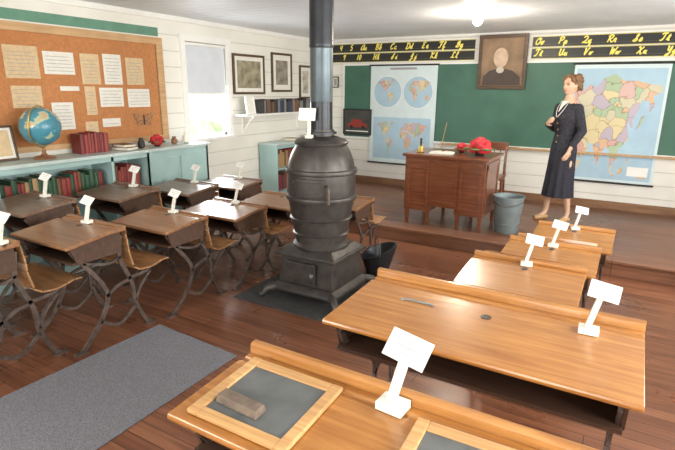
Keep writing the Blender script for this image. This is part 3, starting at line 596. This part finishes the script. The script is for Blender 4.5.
# ------------------------------------------------------------------ school desks
def make_desk(label,x0,x1,yf,H,D,wm,sm,group,seat='down',rail_h=.012,ink=(0,-.12),drop=.032,dbl=False,slot=None):
    W=x1-x0; hw=W/2; t=thing('school_desk',label,'school desk',((x0+x1)/2,yf,0),(0,0,0),group)
    th=.022; zf=H; zn=H-drop
    def zt(y): return zf+(zn-zf)*max(0,(-y-.10))/(D-.10)
    bm=B()
    prism(bm,[(-D,zn-th),(-D-.004,zn-th/2),(-D,zn),(-.10,zf),(-.085,zf),(-.08,zf-.008),(-.062,zf-.008),(-.057,zf),(0,zf),(0,zf-th),(-.10,zf-th)],-hw,hw)
    top=obj('desk_top',bm,wm,t,bevel=.003)
    bm=B(); e=.02
    prism(bm,[(-.032,zf),(-.030,zf+rail_h*.8),(-.022,zf+rail_h),(-.004,zf+rail_h),(.004,zf+rail_h*.8),(.004,zf-.05),(0.0,zf-.05),(0,zf)],-hw,hw)
    obj('back_rail',bm,M_honey2 if dbl else wm,t,bevel=.003)
    bm=B(); lathe(bm,[(.020,zt(ink[1])),(.020,zt(ink[1])+.002),(.012,zt(ink[1])+.0025),(.011,zt(ink[1])+.001)],(ink[0],ink[1],0),20); obj('inkwell',bm,M_stove,t,smooth=True)
    if slot:
        bm=B(); tube(bm,[(slot[0]-.07,slot[1],zt(slot[1])+.003),(slot[0]-.05,slot[1]+.012,zt(slot[1])+.004),(slot[0]+.05,slot[1]+.012,zt(slot[1])+.004),(slot[0]+.07,slot[1],zt(slot[1])+.003)],.004,8,3); obj('inkwell_slide',bm,M_steel,t,smooth=True)
    bm=B(); bx(bm,(-hw+.04,-D+.05,H-.165),(hw-.04,-.02,H-.150)); bx(bm,(-hw+.04,-.03,H-.150),(hw-.04,-.015,zf-th)); 
    for s in (-1,1): prism(bm,[(-D+.04,zn-th),(-.02,zf-th),(-.02,H-.165),(-D+.08,H-.165)],s*(hw-.04)-.006,s*(hw-.04)+.006)
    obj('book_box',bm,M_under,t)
    hs=.40*H/.72
    for s in (-1,1):
        bm=B(); x=s*(hw-.055); tx=.014; w=.026
        bar(bm,[(-D+.05,H-.075),(-D+.12,H-.175),(-.17,hs*.98),(-.14,hs*.72),(-.2,hs*.4),(-.32,.035),(-.36,.008)],w,tx,x)
        bar(bm,[(-.01,H-.06),(-.03,H-.2),(.0,hs*1.1),(.045,hs*.8),(.06,hs*.45),(.13,.035),(.17,.008)],w,tx,x)
        bar(bm,[(-D+.05,H-.075),(-.2,H-.09),(-.01,H-.06)],w*.8,tx,x)
        bar(bm,[(-.15,hs*.75),(-.06,hs*.86),(.03,hs*.9)],w*.8,tx,x)
        bar(bm,[(-.21,hs*.38),(-.08,hs*.22),(.06,hs*.42)],w*.8,tx,x)
        bar(bm,[(-D+.12,H-.175),(-.12,H-.22),(-.02,H-.2)],w*.6,tx,x)
        bar(bm,[(.02,hs*.92),(.12,hs*.93),(.20,hs*.95)],w*.8,tx,x)
        bar(bm,[(.06,hs*.5),(.11,hs*.72),(.2,hs*.93)],w*.7,tx,x)
        bx(bm,(x-.02,-.40,0),(x+.02,-.32,.012)); bx(bm,(x-.02,.12,0),(x+.02,.20,.012))
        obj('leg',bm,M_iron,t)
    pts=catmull([(0,.015,H-.03),(0,.03,H-.13),(0,.03,hs+.16),(0,.055,hs+.05)],4); bm=B()
    def slats(bm,path,k,xw,g=.035,tt=.011):
        L=[0]
        for a,b in zip(path,path[1:]): L.append(L[-1]+(b-a).length)
        tot=L[-1]
        def at(s):
            for i in range(len(L)-1):
                if s<=L[i+1]+1e-9: 
                    f=(s-L[i])/max(1e-9,L[i+1]-L[i]); return path[i].lerp(path[i+1],f)
            return path[-1]
        for i in range(k):
            a=at(tot*(i+g)/k); b=at(tot*(i+1-g)/k); d=(b-a).normalized(); n=Vector((0,-d.z,d.y))*tt/2
            prism(bm,[((a+n).y,(a+n).z),((b+n).y,(b+n).z),((b-n).y,(b-n).z),((a-n).y,(a-n).z)],-xw,xw)
    slats(bm,pts,5,hw-.03); obj('backrest',bm,sm,t,bevel=.002)
    bm=B()
    if seat=='down': sp=catmull([(0,.06,hs+.035),(0,.10,hs+.008),(0,.2,hs),(0,.30,hs+.022),(0,.35,hs+.018)],3)
    else: sp=catmull([(0,.10,hs+.03),(0,.085,hs+.10),(0,.08,hs+.2),(0,.10,hs+.29)],3)
    slats(bm,sp,6,hw-.03); obj('seat',bm,sm,t,bevel=.002)
    return t,zt
GR='school desks with iron frames'
Lb='worn brown wooden school desk on iron legs with folding seat'
Ld='dark wooden school desk on iron legs beside the teal counter'
decks=[]
for (x0,x1,yf,H,hx) in [(-3.40,-2.82,1.38,.77,.235),(-3.28,-2.70,1.96,.74,0),(-3.22,-2.64,2.62,.68,0),(-3.16,-2.58,3.25,.64,0),(-3.10,-2.54,3.90,.60,None)]:
    decks.append((make_desk(Lb,x0,x1,yf,H,.40,M_brown,M_seat,GR),x0,x1,yf,H,hx,12))
for (x0,x1,yf,H,hx) in [(-4.00,-3.46,1.40,.80,None),(-4.00,-3.44,2.12,.80,0),(-3.96,-3.40,2.84,.77,.03),(-3.94,-3.38,3.52,.70,.03),(-3.90,-3.36,4.16,.65,0)]:
    decks.append((make_desk(Ld,x0,x1,yf,H,.40,M_dark,M_seat,GR),x0,x1,yf,H,hx,12))
make_desk('small wooden school desk with seat behind the iron stove',-2.49,-1.99,4.10,.62,.36,M_brown,M_seat,GR)
Lr='long honey oak double desk with back rail and iron legs'
big1=make_desk(Lr,-1.00,.15,1.18,.75,.385,M_honey,M_honey,'honey oak desks',seat='up',rail_h=.035,ink=(.30,-.12),dbl=True,drop=.016)
big2=make_desk(Lr,-.95,.14,2.04,.75,.52,M_honey,M_honey,'honey oak desks',seat='up',rail_h=.035,ink=(.01,-.20),dbl=True,drop=.02,slot=(-.27,-.22))
Ls='small honey oak school desk in front of the platform'
for (x0,x1,yf,H,st) in [(-.72,-.11,2.90,.65,'up'),(-.64,-.07,3.53,.60,'up'),(-.55,-.01,4.16,.58,'down')]:
    decks.append((make_desk(Ls,x0,x1,yf,H,.44,M_honey,M_honey,'honey oak desks',seat=st,dbl=True,rail_h=.025),x0,x1,yf,H,0,3))

proto=thing('card_holder','white wooden stand holding a small white name card on a desk','card holder',(0,0,0),group='white name card stands')
bm=B(); box(bm,(0,0,.0125),(.08,.062,.025)); obj('base',bm,M_block,proto,bevel=.003)
bm=B(); R=Matrix.Rotation(math.radians(-4),3,'X')@Matrix.Rotation(math.radians(13),3,'Y'); box(bm,(.012,.006,.102),(.024,.028,.16),R); obj('post',bm,M_block,proto,bevel=.003)
bm=B(); Rc=Matrix.Rotation(math.radians(9),3,'Y')@Matrix.Rotation(math.radians(-42),3,'X'); cc=Vector((.038,-.004,.196)); box(bm,cc,(.118,.0025,.078),Rc); cd=obj('card',bm,M_card,proto)
for i in range(3):
    bm=B(); box(bm,cc+Rc@Vector((0,-.0016,.02-.018*i)),(.085-.02*i,.0006,.003),Rc)
    obj('card_lettering',bm,M_grey_txt,cd)
def holder(x,y,z,rz=0,s=1): return copy_thing(proto,(x,y,z),(0,0,math.radians(rz)),(s,s,s))
holder(-.465,1.112,.752,-4); holder(-.04,1.90,.749,3,.86)
for (tt,x0,x1,yf,H,hx,rz) in decks:
    if hx is None: continue
    holder((x0+x1)/2+hx,yf-.068,H+.002,rz+random.uniform(-10,14),.78)
for c in list(proto.children_recursive): bpy.data.objects.remove(c)
bpy.data.objects.remove(proto)
ROT1=math.atan(.016/.285)
def top1(y): return .75-.016*max(0,(1.18-y-.10))/.285
def slate(cx,cy,w,h,rz):
    t=thing('writing_slate','school slate in a pale wooden frame lying on the desk','slate',(cx,cy,top1(cy)+.003),(ROT1,0,rz),'slates on the desk')
    fw=.034; bm=B(); bx(bm,(-w/2,-h/2,0),(-w/2+fw,h/2,.014)); bx(bm,(w/2-fw,-h/2,0),(w/2,h/2,.014)); bx(bm,(-w/2+fw,-h/2,0),(w/2-fw,-h/2+fw,.013)); bx(bm,(-w/2+fw,h/2-fw,0),(w/2-fw,h/2,.013)); obj('frame',bm,M_slfr,t,bevel=.003)
    bm=B(); bx(bm,(-w/2+fw-.003,-h/2+fw-.003,.003),(w/2-fw+.003,h/2-fw+.003,.007)); obj('slate_panel',bm,M_slate,t)
slate(-.785,.965,.33,.29,0); slate(-.215,.955,.33,.29,.03)
bm=B(); box(bm,(0,0,.013),(.15,.045,.02),None,(.95,.8)); box(bm,(0,0,.0025),(.15,.047,.005)); obj('chalk_eraser',bm,plain('grey_old_wood',(.16,.12,.09),.8,var=.3,scale=30),None,(-.83,.905,top1(.905)+.011),(ROT1,0,-.05),bevel=.003,label='worn grey wooden eraser block lying on the slate',category='eraser')

# ------------------------------------------------------------------ stove
SX,SY=-2.01,3.20
bm=B(); bx(bm,(SX-.54,SY-.45,.0005),(SX+.40,SY+.42,.007)); obj('stove_mat',bm,M_mat,label='dark grey metal floor plate under the iron stove',category='floor mat')
t=thing('pot_belly_stove','black cast iron pot-bellied stove with tall stovepipe','stove',(SX,SY,.0085))
bm=B(); box(bm,(0,0,.085),(.58,.58,.03)); box(bm,(0,0,.115),(.58,.58,.03),None,(.84,.84)); box(bm,(0,0,.235),(.50,.46,.22),None,(.94,.94)); box(bm,(0,0,.36),(.54,.50,.03)); box(bm,(0,0,.395),(.52,.48,.04),None,(.78,.78))
obj('ash_base',bm,M_stove,t,bevel=.008)
for sx in (-1,1):
    for sy in (-1,1):
        bm=B(); tube(bm,[(sx*.26,sy*.26,.085),(sx*.31,sy*.31,.07),(sx*.33,sy*.33,.035),(sx*.35,sy*.35,.026)],[.035,.03,.022,.025],10,4)
        obj('foot',bm,M_stove,t,smooth=True)
prof=[(.20,.40),(.222,.415),(.222,.43),(.200,.45),(.205,.50),(.222,.60),(.240,.70),(.256,.78),(.272,.785),(.276,.80),(.272,.815),(.260,.82),(.263,.90),(.260,.98),(.272,.985),(.276,1.0),(.270,1.015),(.254,1.02),(.243,1.08),(.220,1.14),(.188,1.19),(.200,1.195),(.203,1.21),(.190,1.225),(.16,1.235),(.12,1.25),(.095,1.255),(.095,1.30)]
bm=B(); lathe(bm,prof,n=48); obj('belly',bm,M_stove,t,smooth=True)
for z in (.52,.64):
    bm=B(); r=.205+(z-.5)*.17; lathe(bm,[(r,z-.008),(r+.014,z),(r,z+.008)],n=48,cap=False); obj('band',bm,M_stove,t,smooth=True)
def curved_door(a0,a1,z0,z1,r,th):
    bm=B(); n=8; rings=[]
    for k in range(n+1):
        a=a0+(a1-a0)*k/n
        rings.append([(math.cos(a)*rr,math.sin(a)*rr,z) for rr,z in ((r,z0),(r+th,z0),(r+th+.0,z1),(r,z1))])
    loft(bm,rings); return bm
A=math.radians(-78)
dd=obj('feed_door',curved_door(A-.42,A+.42,.835,.965,.256,.022),M_stove,t,bevel=.004)
bm=curved_door(A-.32,A+.32,.86,.94,.275,.012); obj('door_panel',bm,M_stove,dd,bevel=.003)
bm=B()
c,s=math.cos(A+.5),math.sin(A+.5)
tube(bm,[(c*.26,s*.26,.92),(c*.31,s*.31,.92),(c*.335,s*.335,.90),(c*.335,s*.335,.80)],[.008,.008,.01,.013],8,3); obj('handle',bm,M_iron,dd,smooth=True)
for z in (.86,.94):
    bm=B(); c,s=math.cos(A-.46),math.sin(A-.46); tube(bm,[(c*.275,s*.275,z-.012),(c*.275,s*.275,z+.012)],.01,8,0); obj('hinge',bm,M_stove,dd)
bm=B(); bx(bm,(-.17,-.255,.155),(.10,-.228,.315)); dd=obj('ash_door',bm,M_stove,t,bevel=.005)
bm=B(); bx(bm,(-.14,-.262,.18),(.07,-.250,.29)); obj('door_panel',bm,M_stove,dd,bevel=.004)
bm=B(); tube(bm,[(.085,-.25,.24),(.085,-.28,.24)],[.006,.016],10,0); obj('knob',bm,M_steel,dd,smooth=True)
bm=B(); lathe(bm,[(.115,1.27),(.115,1.285),(.084,1.29),(.082,1.50)],n=32,cap=False); obj('pipe_section',bm,M_pipe,t,smooth=True)
bm=B(); lathe(bm,[(.085,1.50),(.083,1.505),(.083,1.88),(.087,1.882)],n=32,cap=False); obj('pipe_section',bm,M_pipe2,t,smooth=True,label='brighter blue-grey pipe section')
bm=B(); lathe(bm,[(.084,1.87),(.089,1.885),(.087,1.90),(.087,2.330)],n=32,cap=False); obj('pipe_section',bm,M_pipe,t,smooth=True)
bm=B(); lathe(bm,[(.14,2.316),(.145,2.329)],n=32); obj('ceiling_collar',bm,M_pipe,t,smooth=True)
holderS=thing('card_holder','white name card on a small stand on top of the stove','card holder',(SX-.02,SY-.135,1.252),(0,0,.2),'white name card stands')
bm=B(); box(bm,(0,0,.0125),(.05,.05,.025)); obj('base',bm,M_block,holderS,bevel=.003)
bm=B(); box(bm,(0,0,.08),(.02,.02,.12)); obj('post',bm,M_block,holderS)
bm=B(); box(bm,(-.01,-.013,.17),(.13,.003,.09),Matrix.Rotation(math.radians(-15),3,'X')); obj('card',bm,M_card,holderS)
t=thing('coal_scuttle','black metal coal scuttle with swing handle behind the stove','coal scuttle',(-1.82,3.84,0),(0,0,.6))
bm=B(); rings=[]
for z,r,e in ((0,.10,0),(.03,.10,0),(.16,.14,.02),(.22,.15,.06)):
    rings.append([(math.cos(a)*r*(1+e*3*max(0,math.cos(a))),math.sin(a)*r,z+e*math.cos(a)) for a in [2*math.pi*j/24 for j in range(24)]])
for z,r,e in ((.22,.135,.06),(.06,.09,0)):
    rings.append([(math.cos(a)*r*(1+e*3*max(0,math.cos(a))),math.sin(a)*r,z+e*math.cos(a)) for a in [2*math.pi*j/24 for j in range(24)]])
loft(bm,rings); obj('body',bm,M_pipe,t,smooth=True)
bm=B(); tube(bm,[(0,-.145,.20),(0,-.13,.28),(0,0,.34),(0,.13,.28),(0,.145,.20)],.006,8,4); obj('handle',bm,M_iron,t,smooth=True)

bm=B(); 
P=[(-2.66,2.12),(-1.92,2.08),(-1.88,-.6),(-2.74,-.6)]
a=[bm.verts.new((x,y,.0005)) for x,y in P]; b=[bm.verts.new((x,y,.009)) for x,y in P]
bm.faces.new(a); bm.faces.new(b[::-1])
for i in range(4): bm.faces.new([a[i],b[i],b[(i+1)%4],a[(i+1)%4]])
obj('rug',bm,M_rug,label='flat grey speckled carpet runner on the plank floor',category='rug',bevel=.003)

# ------------------------------------------------------------------ teacher's desk
t=thing('teacher_desk','reddish brown panelled teacher desk standing on the platform','desk',(-2.12,5.12,ZP))
W,D,H=.88,.62,.78
bm=B(); bx(bm,(-.03,-.03,H-.03),(W+.03,D+.03,H)); obj('desk_top',bm,M_red,t,bevel=.006)
def pedestal(x0,x1):
    bm=B(); bx(bm,(x0,0,.16),(x1,D,H-.03))
    for xa,xb in ((x0+.03,x1-.03),): bx(bm,(xa,-.008,.20),(xb,0,.24)); bx(bm,(xa,-.008,.62),(xb,0,.72)); bx(bm,(xa,-.008,.24),(xa+.03,0,.62)); bx(bm,(xb-.03,-.008,.24),(xb,0,.62))
    o=obj('pedestal',bm,M_red,t,bevel=.003)
    for i in range(3):
        bm=B(); bx(bm,(x0+.02,D,.18+i*.19),(x1-.02,D+.012,.35+i*.19)); dr=obj('drawer',bm,M_red,o,bevel=.003)
        bm=B(); sphere(bm,((x0+x1)/2,D+.025,.265+i*.19),.014); obj('knob',bm,M_gold,dr,smooth=True)
pedestal(.0,.30); pedestal(.58,W)
bm=B(); bx(bm,(.30,.0,.22),(.58,.02,H-.03)); 
bx(bm,(.33,-.008,.26),(.55,0,.29)); bx(bm,(.33,-.008,.68),(.55,0,.72)); obj('front_panel',bm,M_red,t,bevel=.002)
bm=B(); bx(bm,(W,.05,.24),(W+.008,.09,.7)); bx(bm,(W,D-.09,.24),(W+.008,D-.05,.7)); bx(bm,(W,.05,.66),(W+.008,D-.05,.72)); bx(bm,(W,.05,.20),(W+.008,D-.05,.24)); obj('side_panel',bm,M_red,t,bevel=.002)
for x in (.03,.27,.61,W-.03):
    for y in (.03,D-.03):
        bm=B(); box(bm,(x,y,.08),(.03,.03,.16),None,(1.5,1.5)); obj('leg',bm,M_red,t,bevel=.003)
t=thing('chair','brown wooden chair tucked behind the teacher desk','chair',(-1.46,6.12,ZP),(0,0,math.radians(8)))
bm=B(); bx(bm,(-.21,-.2,.43),(.21,.2,.455)); obj('seat',bm,M_red,t,bevel=.006)
for x in (-.18,.18):
    bm=B(); tube(bm,[(x,-.17,.43),(x*1.08,-.19,0.0)],[.018,.013],10,0); obj('leg',bm,M_red,t,smooth=True)
    bm=B(); tube(bm,[(x*1.08,.21,0.0),(x,.17,.43),(x,.22,.84)],[.013,.018,.014],10,4); obj('leg',bm,M_red,t,smooth=True)
bm=B(); bx(bm,(-.2,.2,.74),(.2,.225,.84))
for x in (-.11,-.04,.04,.11): tube(bm,[(x,.17,.45),(x,.215,.76)],.007,8,0)
obj('backrest',bm,M_red,t,bevel=.003)
ZT=ZP+.78
redbow((-1.38,5.36,ZT+.001),1.45,'red cloth flowers in a black pot on the teacher desk','potted_flowers')
redbow((-1.62,5.52,ZT+.001),.8,'smaller red cloth flowers beside the larger ones on the desk','potted_flowers')
t=thing('book','open white book lying on the teacher desk','book',(-1.78,5.32,ZT+.001),(0,0,.2))
for s in (-1,1):
    bm=B(); rings=[[(s*x,-.1,z),(s*x,.1,z),(s*x,.1,.0),(s*x,-.1,0)] for x,z in ((.0,.008),(.03,.018),(.08,.016),(.13,.008))]; loft(bm,rings); obj('pages',bm,M_paperw,t)
t=thing('hand_bell','small brass hand bell standing on the teacher desk','bell',(-2.02,5.3,ZT+.001))
bm=B(); lathe(bm,[(.04,0),(.042,.005),(.03,.03),(.024,.06),(.01,.07)],n=20); obj('bell_cup',bm,M_gold,t,smooth=True)
bm=B(); lathe(bm,[(.008,.07),(.013,.10),(.009,.13),(.014,.145),(.004,.155)],n=14); obj('handle',bm,M_black,t,smooth=True)
t=thing('waste_bucket','grey metal waste bucket standing on the platform','bucket',(-1.03,5.34,ZP))
bm=B(); lathe(bm,[(.115,.0),(.12,.01),(.155,.375),(.163,.38),(.163,.39),(.150,.388),(.113,.02)],n=36); obj('body',bm,M_steel,t,smooth=True)
for z in (.10,.30):
    bm=B(); lathe(bm,[(.12+.092*z,z-.005),(.126+.092*z,z),(.12+.092*z,z+.005)],n=36,cap=False); obj('rib',bm,M_steel,t,smooth=True)
bm=B(); tube(bm,[(-.162,0,.35),(-.14,-.08,.33),(0,-.165,.30),(.14,-.08,.33),(.162,0,.35)],.004,8,5); obj('handle',bm,M_iron,t,smooth=True)

bm=B(); tube(bm,[(-2.47,YB-.20,ZP+.001),(-2.33,YB-.05,1.15)],[.009,.005],8,0); obj('pointer_stick',bm,M_tan,None,smooth=True,label='thin wooden pointer stick leaning on the chalkboard',category='pointer')
bm=B(); bx(bm,(-2.2,YB-.07,CBZ0-.0115),(-1.3,YB-.04,CBZ0-.006)); obj('yardstick',bm,M_slfr,label='thin wooden yardstick lying on the chalk tray',category='ruler')

# ------------------------------------------------------------------ ceiling bulb
LX,LY=-1.48,5.25
t=thing('ceiling_lamp','bare lit bulb in a white ceiling socket','ceiling lamp',(LX,LY,ZC))
bm=B(); lathe(bm,[(.06,0),(.058,-.015),(.03,-.022),(.022,-.03)],n=24); obj('socket',bm,M_trim,t,smooth=True)
bm=B(); sphere(bm,(0,0,-.07),.048,(1,1,1.15)); obj('bulb',bm,plain('bulb_glow',(1,.93,.8),.3,var=.0,emit=30),t,smooth=True)

# ------------------------------------------------------------------ mannequin
def skin_mesh(verts,edges,sub=1):
    me=bpy.data.meshes.new('s'); me.from_pydata([v[0] for v in verts],edges,[])
    o=bpy.data.objects.new('s',me); COL.objects.link(o)
    md=o.modifiers.new('skin','SKIN'); md.use_smooth_shade=True; md.branch_smoothing=.4
    if sub: o.modifiers.new('sub','SUBSURF').levels=sub
    sv=me.skin_vertices[0].data
    for i,v in enumerate(verts):
        r=v[1]; sv[i].radius=(r,r) if not isinstance(r,tuple) else r
    sv[0].use_root=True
    return evald(o)
def merge_remesh(meshes,vox,name):
    bm=B()
    for m in meshes: bm.from_mesh(m)
    me=bpy.data.meshes.new(name); bm.to_mesh(me); bm.free()
    o=bpy.data.objects.new('r',me); COL.objects.link(o); md=o.modifiers.new('r','REMESH'); md.mode='VOXEL'; md.voxel_size=vox; md.use_smooth_shade=True
    s=o.modifiers.new('s','SMOOTH'); s.factor=.5; s.iterations=2
    return evald(o)
def bmm(bm):
    me=bpy.data.meshes.new('m'); bmesh.ops.recalc_face_normals(bm,faces=bm.faces[:]); bm.to_mesh(me); bm.free(); return me
def add_hand(verts,edges,wi,d,n,k):
    w=Vector(verts[wi][0]); d=Vector(d).normalized(); n=Vector(n).normalized(); s=n.cross(d).normalized()
    pi=len(verts); verts.append((tuple(w+d*.05),(.026,.016))); edges.append((wi,pi))
    for j,(off,L) in enumerate(((-.027,.062),(-.009,.072),(.009,.068),(.026,.052))):
        b=w+d*.082+s*off; m=b+d*L*.5+n*L*.12; e=m+d*L*.35+n*L*.38
        i0=len(verts); verts+= [(tuple(b),.0095),(tuple(m),.0085),(tuple(e),.0075)]; edges+=[(pi,i0),(i0,i0+1),(i0+1,i0+2)]
    b=w+d*.03+s*k*.032; m=b+d*.03+s*k*.014+n*.012; e=m+d*.025+n*.012
    i0=len(verts); verts+=[(tuple(b),.011),(tuple(m),.0095),(tuple(e),.008)]; edges+=[(pi,i0),(i0,i0+1),(i0+1,i0+2)]
V=[((0,0,.90),.11),((0,0,1.03),.095),((0,-.01,1.20),(.13,.10)),((0,.005,1.36),.055),((0,-.005,1.44),.045),((0,-.012,1.50),.045),
   ((-.15,0,1.32),.045),((-.215,.03,1.08),.038),((-.09,-.20,1.14),.024),
   ((.15,0,1.32),.045),((.20,.04,1.07),.038),((.175,-.08,.87),.024),
   ((-.085,0,.84),.085),((-.095,-.05,.48),.052),((-.10,-.06,.11),.034),((-.105,-.10,.05),.03),((-.11,-.19,.03),.022),
   ((.085,0,.84),.085),((.10,.0,.48),.052),((.11,.07,.11),.034),((.12,.04,.05),.03),((.15,-.06,.03),.022)]
E=[(0,1),(1,2),(2,3),(3,4),(4,5),(3,6),(6,7),(7,8),(3,9),(9,10),(10,11),(0,12),(12,13),(13,14),(14,15),(15,16),(0,17),(17,18),(18,19),(19,20),(20,21)]
add_hand(V,E,8,(.75,-.30,.40),(.2,.8,-.1),1)
add_hand(V,E,11,(-.1,-.35,-.9),(-.9,.1,.0),-1)
body=skin_mesh(V,E,1)
bm=B(); bmesh.ops.create_uvsphere(bm,u_segments=48,v_segments=36,radius=1)
for v in bm.verts:
    x,y,z=v.co
    w=.070*(1-.24*max(0,-z)**1.5); dp=.090 if y>0 else .082
    nx,ny,nz=x*w,y*dp,z*.110
    if y<0:
        ny-= .022*math.exp(-((x/.14)**2))*math.exp(-(((z+.12)/.16)**2))
        ny-= .009*math.exp(-((x/.3)**2))*math.exp(-(((z+.48)/.09)**2))
        ny-= .014*math.exp(-((x/.35)**2))*math.exp(-(((z+.8)/.16)**2))
        for s in (-1,1): ny+= .010*math.exp(-(((x-s*.42)/.2)**2))*math.exp(-(((z-.06)/.12)**2))
        ny-= .005*math.exp(-(((z-.25)/.1)**2))
    v.co=(nx,ny-.012,nz+1.565)
for s in (-1,1): sphere(bm,(s*.072,.0,1.56),.022,(.35,.8,1.3),12,8)
head=bmm(bm)
bodyme=merge_remesh([body,head],.0055,'person')
P=thing('person','mannequin teacher in dark jacket and long skirt, hand at chest','person',(-.65,6.15,ZP),(0,0,math.radians(-40)))
P.scale=(.965,.965,.965)
obj('body',None,M_skin,P,mesh=bodyme,smooth=False)
bm=B(); sphere(bm,(0,.024,1.603),.094,(.94,1.02,.90),24,16)
rr=random.Random(3)
for i in range(60):
    a=rr.uniform(-.45,3.59); z=rr.uniform(1.52,1.68)
    rad=.086*math.sqrt(max(.3,1-((max(z,1.58)-1.603)/.10)**2))
    sphere(bm,(math.cos(a)*rad,.024+math.sin(a)*rad*1.05,z),.021,(1,1,1),8,6)
for i in range(14):
    a=math.pi*(i/13); sphere(bm,(math.cos(a)*.068,-.05,1.620+math.sin(a)*.048),.019,(1,1,1),8,6)
obj('hair',None,M_hair,P,mesh=merge_remesh([bmm(bm)],.006,'hair'))
def ell(rx,ry,z,cx=0,cy=0,n=48,pl=0,k=12):
    return [(cx+rx*math.cos(a)*(1+pl*math.sin(a*k)),cy+ry*math.sin(a)*(1+pl*math.sin(a*k)),z) for a in [2*math.pi*j/n for j in range(n)]]
bm=B(); loft(bm,[ell(.115,.10,1.03,n=96),ell(.132,.112,.98,n=96,pl=.01),ell(.150,.13,.86,n=96,pl=.02),ell(.150,.14,.7,n=96,pl=.03,cy=-.005),ell(.158,.15,.5,n=96,pl=.05,cy=-.01),ell(.172,.168,.30,n=96,pl=.07,cy=-.01),ell(.162,.158,.30,n=96,pl=.07,cy=-.01),ell(.13,.12,.55,n=96,cy=-.01)])
obj('skirt',bm,M_navy2,P,smooth=True)
bm=B(); loft(bm,[ell(.156,.135,.82),ell(.148,.125,.90),ell(.125,.11,1.02),ell(.138,.125,1.12),ell(.155,.14,1.21,cy=-.01),ell(.158,.115,1.29),ell(.14,.082,1.345),ell(.07,.06,1.385)])
for a,b,c in (((-.14,0,1.315),(-.22,.03,1.08),(-.105,-.175,1.133)),((.14,0,1.315),(.203,.04,1.07),(.178,-.065,.895))):
    tube(bm,[a,b],[.058,.047],14,0); sphere(bm,b,.047); tube(bm,[b,c],[.047,.035],14,0); sphere(bm,a,.058)
obj('jacket',None,M_navy,P,mesh=merge_remesh([bmm(bm)],.008,'jacket'))
bm=B()
loft(bm,[[(-.05,-.060,1.392),(-.02,-.080,1.397),(.02,-.080,1.397),(.05,-.060,1.392)],[(-.022,-.105,1.34),(-.008,-.115,1.34),(.008,-.115,1.34),(.022,-.105,1.34)],[(-.004,-.140,1.28),(-.002,-.144,1.28),(.002,-.144,1.28),(.004,-.140,1.28)]]); obj('blouse_collar',bm,M_white,P,smooth=True)
bm=B(); tube(bm,[(-.055,-.055,1.40),(-.05,-.115,1.31),(0,-.158,1.22),(.05,-.115,1.31),(.055,-.055,1.40)],.0035,8,6); obj('necklace',bm,M_white,P,smooth=True)
for z in (1.15,1.08,1.01,.94):
    bm=B(); sphere(bm,(0,-.137 if z>1.1 else (-.118 if z>1.05 else (-.110 if z>.98 else -.121)),z),.009,u=10,v=6); obj('jacket_button',bm,M_gold,P,smooth=True)
for s in (-1,1):
    bm=B(); sphere(bm,(s*.029,-.082,1.573),.0095,(1.3,.6,.7),10,6); obj('eye',bm,M_under,P,smooth=True)
    bm=B(); tube(bm,[(s*.016,-.090,1.590),(s*.030,-.089,1.594),(s*.044,-.078,1.589)],.003,6,3); obj('eyebrow',bm,M_hair,P,smooth=True)
bm=B(); sphere(bm,(0,-.101,1.512),.015,(1.2,.5,.4),12,6); obj('lips',bm,M_lip,P,smooth=True)
for (ax,ay),(tx_,ty_) in (((-.10,-.07),(-.112,-.215)),((.115,.055),(.158,-.085))):
    bm=B(); tube(bm,[(ax,ay+.03,.032),((ax+tx_)/2,(ay+ty_)/2,.028),(tx_,ty_,.024)],[.030,.034,.024],14,4); 
    tube(bm,[(ax,ay+.03,.002),(ax,ay+.025,.03)],[.018,.025],10,0); obj('shoe',bm,M_shoe,P,smooth=True)

# ------------------------------------------------------------------ lights
def area(loc,rot,sx,sy,p,c=(1,1,1)):
    l=bpy.data.lights.new('window_daylight','AREA'); l.shape='RECTANGLE'; l.size=sx; l.size_y=sy; l.energy=p; l.color=c
    o=bpy.data.objects.new('window_daylight',l); o.location=loc; o.rotation_euler=rot; COL.objects.link(o)
for a,b in RW: area((XR+.12,(a+b)/2,1.55),(0,math.radians(90),0),1.2,1.0,92,(1,.96,.90))
for a,b in NW: area(((a+b)/2,YN-.12,1.55),(math.radians(90),0,0),1.1,1.2,66,(1,.96,.90))
area((XL-.14,(WY0+WY1)/2,1.4),(0,math.radians(-90),0),.7,.66,45,(.95,.98,1))
l=bpy.data.lights.new('bulb_light','POINT'); l.energy=36; l.color=(1,.88,.7); l.shadow_soft_size=.05
o=bpy.data.objects.new('bulb_light',l); o.location=(LX,LY,ZC-.16); COL.objects.link(o)
w=bpy.data.worlds.new('World'); S.world=w; w.use_nodes=True
w.node_tree.nodes['Background'].inputs[0].default_value=(.93,.97,1,1); w.node_tree.nodes['Background'].inputs[1].default_value=2.8

# ------------------------------------------------------------------ camera
cx,cy=337.5,225
a=np.array([-550-cx,cy-80]); b=np.array([640-cx,cy-92]); f=math.sqrt(-(a@b))
X=-np.array([a[0],a[1],-f]); X/=np.linalg.norm(X); Y=np.array([b[0],b[1],-f]); Y/=np.linalg.norm(Y); Z=np.cross(X,Y)
Y=np.cross(Z,X)
cam=bpy.data.cameras.new('camera'); cam.sensor_width=36; cam.lens=f/675*36; cam.clip_start=.05
co=bpy.data.objects.new('camera',cam); COL.objects.link(co)
Rw=Matrix(((X[0],X[1],X[2]),(Y[0],Y[1],Y[2]),(Z[0],Z[1],Z[2])))
co.matrix_world=Matrix.Translation((0,0,1.6))@Rw.to_4x4()
S.camera=co
